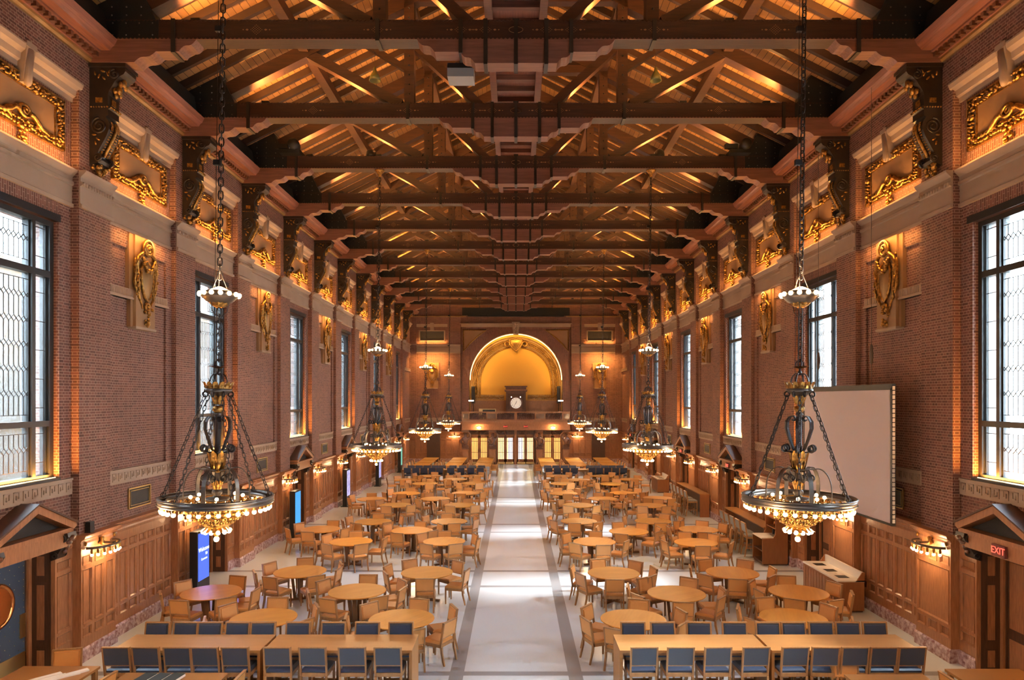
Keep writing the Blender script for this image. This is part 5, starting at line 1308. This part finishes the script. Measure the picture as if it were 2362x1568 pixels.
# ------------------------------------------------------------------ wall counters, stools, hutch, stations
def wall_counter(y0, y1, label):
    root = empty('wall_counter', (8.42, (y0 + y1) / 2, 0), label=label, cat='counter'); l = (y1 - y0) / 2
    mb = MB(); mb.box(-.24, .22, -l, l, 1.0, 1.04, MATS['brown_tabletop']); mb.obj('countertop', root)
    for q in (-1, 1): mb = MB(); mb.box(-.22, .20, q * l, q * (l - .05), 0, 1.0, KIOSKW); mb.obj('end_panel', root)
    mb = MB(); mb.box(.17, .20, -l + .05, l - .05, 0, 1.0, OAKD); mb.obj('back_panel', root)
wall_counter(22.9, 27.2, 'high wooden wall counter with stools beyond the hutch, screen side'); wall_counter(30.9, 35.3, 'farther high wooden wall counter with stools, screen side')
for j in range(5):
    put(STG, 7.93, 23.35 + j * .62, -PI / 2, 'grey-backed stool, %s along the nearer wall counter' % ORD[j].replace('nearest', 'first'), 'stool', 'stools at the nearer wall counter')
    put(STG, 7.93, 31.35 + j * .72, -PI / 2, 'grey-backed stool, %s along the farther wall counter' % ORD[j].replace('nearest', 'first'), 'stool', 'stools at the farther wall counter')
root = empty('condiment_hutch', (8.2, 22.4, 0), label='wooden condiment hutch with white shelf standing by the wall counter', cat='hutch')
side = [(-.40, .05), (.40, .05), (.40, 1.46), (.33, 1.50), (.06, 1.50), (.02, 1.44), (.02, .98), (-.05, .86), (-.40, .84)]
for q in (-1, 1): mb = MB(); mb.prism(side, q * .46, q * .42, KIOSKW, 'xz'); mb.obj('side_panel', root)
mb = MB(); mb.box(.36, .40, -.42, .42, .08, 1.46, KIOSKW); mb.box(.05, .38, -.42, .42, 1.42, 1.46, KIOSKW); mb.box(-.38, .38, -.42, .42, .06, .10, OAKD); mb.box(-.38, .36, -.42, .42, .42, .45, OAKD); mb.box(.05, .36, -.42, .42, 1.12, 1.15, KIOSKW); mb.box(-.36, .38, -.44, .44, 0, .06, OAKD); mb.obj('shelves', root)
mb = MB(); mb.box(-.42, .36, -.42, .42, .84, .87, WHITE); mb.obj('white_shelf', root)
for i in range(5):
    mb = MB(); mb.lathe([(0, 0), (.035, 0), (.035, .13), (.015, .17), (.015, .2), (0, .2)], (RED, BRASS, WHITE, COPPER, BLACK)[i] if i else COPPER, 10); o = mb.obj('bottle', None, (8.40, 22.15 + i * .12, 1.15 if i % 2 else .87))
    tag(o, '%s small sauce bottle standing in the condiment hutch' % ORD[i].replace('nearest', 'first'), 'bottle', 'bottles in the hutch')
def station(y0, y1, label):
    root = empty('waste_station', (8.24, (y0 + y1) / 2, 0), label=label, cat='waste station'); l = (y1 - y0) / 2
    mb = MB(); mb.box(-.29, .36, -l + .02, l - .02, .04, .76, KIOSKW); mb.box(-.26, .34, -l + .05, l - .05, 0, .04, OAKD)
    n_ = int(2 * l / .17)
    for i in range(n_): mb.box(-.30, -.29, -l + .05 + i * .17, -l + .19 + i * .17, .10, .70, KIOSKW)
    mb.prism([(.12, .76), (.36, .76), (.36, .99), (.30, .99), (.24, .90), (.18, .80)], -l, -l + .03, KIOSKW); mb.prism([(.12, .76), (.36, .76), (.36, .99), (.30, .99), (.24, .90), (.18, .80)], l - .03, l, KIOSKW); mb.obj('cabinet', root)
    mb = MB(); mb.box(-.31, .36, -l, l, .755, .79, WHITE); mb.box(.30, .36, -l + .03, l - .03, .79, .98, WHITE); mb.obj('white_worktop', root)
    for i in range(3): mb = MB(); yy = -l * .62 + i * l * .62; mb.box(-.15, .12, yy - .13, yy + .13, .785, .793, BLACK); mb.obj('waste_opening', root)
station(17.1, 19.2, 'waste station with white worktop and three openings by the wall'); station(38.9, 40.6, 'distant waste station with white worktop, screen side')
# ------------------------------------------------------------------ kiosks
KM = [SCRB, SCRC, SCRP, SCRP, SCRG]
for i in range(5):
    root = empty('display_kiosk', (-8.35, 18.32 + 7.93 * i, 0)); mb = MB(); mb.box(-.10, .10, -.36, .36, 0, 1.82, BLACK); mb.box(-.2, .2, -.38, .38, 0, .03, BLACK); mb.obj('housing', root)
    mb = MB(); mb.box(.10, .108, -.31, .31, .52, 1.76, KM[i]); sc_ = mb.obj('screen', root)
    if i == 0:
        text('Welcome', .155, TXT, sc_, (.112, 0, 1.32), (PI / 2, 0, PI / 2), .001); text('to', .14, TXT, sc_, (.112, .15, 1.19), (PI / 2, 0, PI / 2), .001); text('Commons', .085, TXT, sc_, (.112, .02, 1.06), (PI / 2, 0, PI / 2), .001)
        light('AREA', (.14, 0, 1.15), 8, (.15, .25, 1), sc_, (.6, 1.2), direction=(1, 0, 0))
    tag(root, 'black display kiosk with %s screen, %s along the oak panelling' % (('blue Welcome', 'cyan', 'blue patterned', 'pale patterned', 'green')[i], ORD[i]), 'kiosk', 'display kiosks')
# ------------------------------------------------------------------ projection screen
root = empty('projection_screen', (8.2, 17.4, 2.55), label='large pinkish projection screen hanging along the brick wall', cat='projection screen')
mb = MB(); mb.box(-.02, 0, -2.25, 2.25, .0, 2.92, SCREEN); mb.obj('fabric', root)
mb = MB(); 
for a, b_, c, d in ((-2.32, 2.32, 2.92, 3.05), (-2.32, 2.32, -.05, .0), (-2.32, -2.25, 0, 2.95), (2.25, 2.32, 0, 2.95)): mb.box(-.03, .06, a, b_, c, d, BLACK)
mb.obj('screen_border', root)
mb = MB()
for i in range(30): mb.box(-.02, .03, -2.345, -2.32, .02 + i * .1, .10 + i * .1, WHITE)
mb.obj('perforated_edge_strip', root)
for y in (-1.4, 1.4):
    mb = MB(); mb.tube([(0, y, 3.03), (0, y, 9.9)], .006, STEEL, 4); mb.lathe([(0, 3.5), (.03, 3.55), (.045, 3.75), (.03, 3.95), (0, 4.0)], STEEL, 8, Matrix.Translation((0, y, 0))); mb.obj('hanging_cable', root)
# ------------------------------------------------------------------ gear in the roof
for x, nm in ((-3.66, 'kiosk'), (3.63, 'screen')):
    r = empty('pendant_lamp', (x, 18.0, Z(8.25))); mb = MB(); mb.lathe([(0, .36), (.03, .35), (.05, .25), (.12, .12), (.15, 0), (.14, 0), (.04, .22), (0, .24)], OLIVE, 16); mb.obj('shade', r); mb = MB(); mb.tube([(0, 0, .35), (0, 0, 2.05)], .006, IRON, 4); mb.obj('cord', r)
    tag(r, 'olive bell-shaped pendant lamp behind the nearest truss, %s side' % nm, 'pendant lamp', 'bell pendant lamps')
    r = empty('dome_speaker', (x * 1.27, PK(3) - .07, Z(ZC1))); mb = MB(); mb.lathe([(0, 0), (.16, 0), (.17, .08), (.15, .2), (.08, .27), (0, .28)], BLACK, 14); mb.obj('body', r)
    tag(r, 'black dome speaker on top of the third truss, %s side' % nm, 'speaker', 'dome speakers on the truss')
for x, nm in ((-7.1, 'kiosk'), (7.1, 'screen')):
    r = empty('moving_spotlight', (x, PK(3) - .45, Z(ZC1))); mb = MB(); mb.box(-.35, .3, -.12, .5, 0, .12, BLACK); mb.obj('base', r)
    mb = MB(); mb.lathe([(0, -.18), (.14, -.18), (.17, 0), (.17, .16), (.12, .22), (0, .22)], BLACK, 18, Matrix.Translation((.12, -.05, .26)) @ Matrix.Rotation(PI / 2, 4, 'X')); mb.box(-.5, -.1, -.06, .06, .16, .3, BLACK); mb.obj('head', r)
    tag(r, 'black stage spotlight resting on the third truss, %s side' % nm, 'spotlight', 'stage spotlights')
r = empty('projector', (-1.18, 14.95, Z(6.98))); mb = MB(); mb.box(-.28, .28, -.2, .25, -.12, .13, GREY); mb.box(-.28, .28, -.21, -.2, .06, .16, BLACK); mb.obj('body', r); mb = MB(); mb.tube([(0, 0, .1), (0, 0, .2), (0, -.42, .22)], .03, IRON); mb.obj('mount', r)
tag(r, 'grey projector hung under the nearest truss beside the centre block', 'projector')
r = empty('wall_speaker', (-8.66, 14.1, 2.56)); mb = MB(); mb.box(-.05, .05, -.07, .07, .02, .22, BLACK); mb.box(-.03, .03, .07, .11, .02, .06, BLACK); mb.box(-.07, .05, -.06, .06, 0, .02, BLACK); mb.obj('body', r); tag(r, 'small black speaker standing on the panelling ledge near the blue door', 'speaker')
# ------------------------------------------------------------------ outside
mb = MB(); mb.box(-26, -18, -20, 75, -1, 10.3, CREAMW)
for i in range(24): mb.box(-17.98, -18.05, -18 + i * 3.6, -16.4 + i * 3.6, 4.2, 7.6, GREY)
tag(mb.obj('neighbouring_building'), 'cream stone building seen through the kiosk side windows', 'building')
mb = MB(); mb.box(-60, 60, -60, 120, -1.2, -1.0, plain('outdoor_paving', (.45, .43, .38), .9)); tag(mb.obj('ground'), 'pale paving outside the hall', 'ground', kind='structure')
for m_ in (CHF, STF, CH, ST, STG, HT, RC, RT_): pass
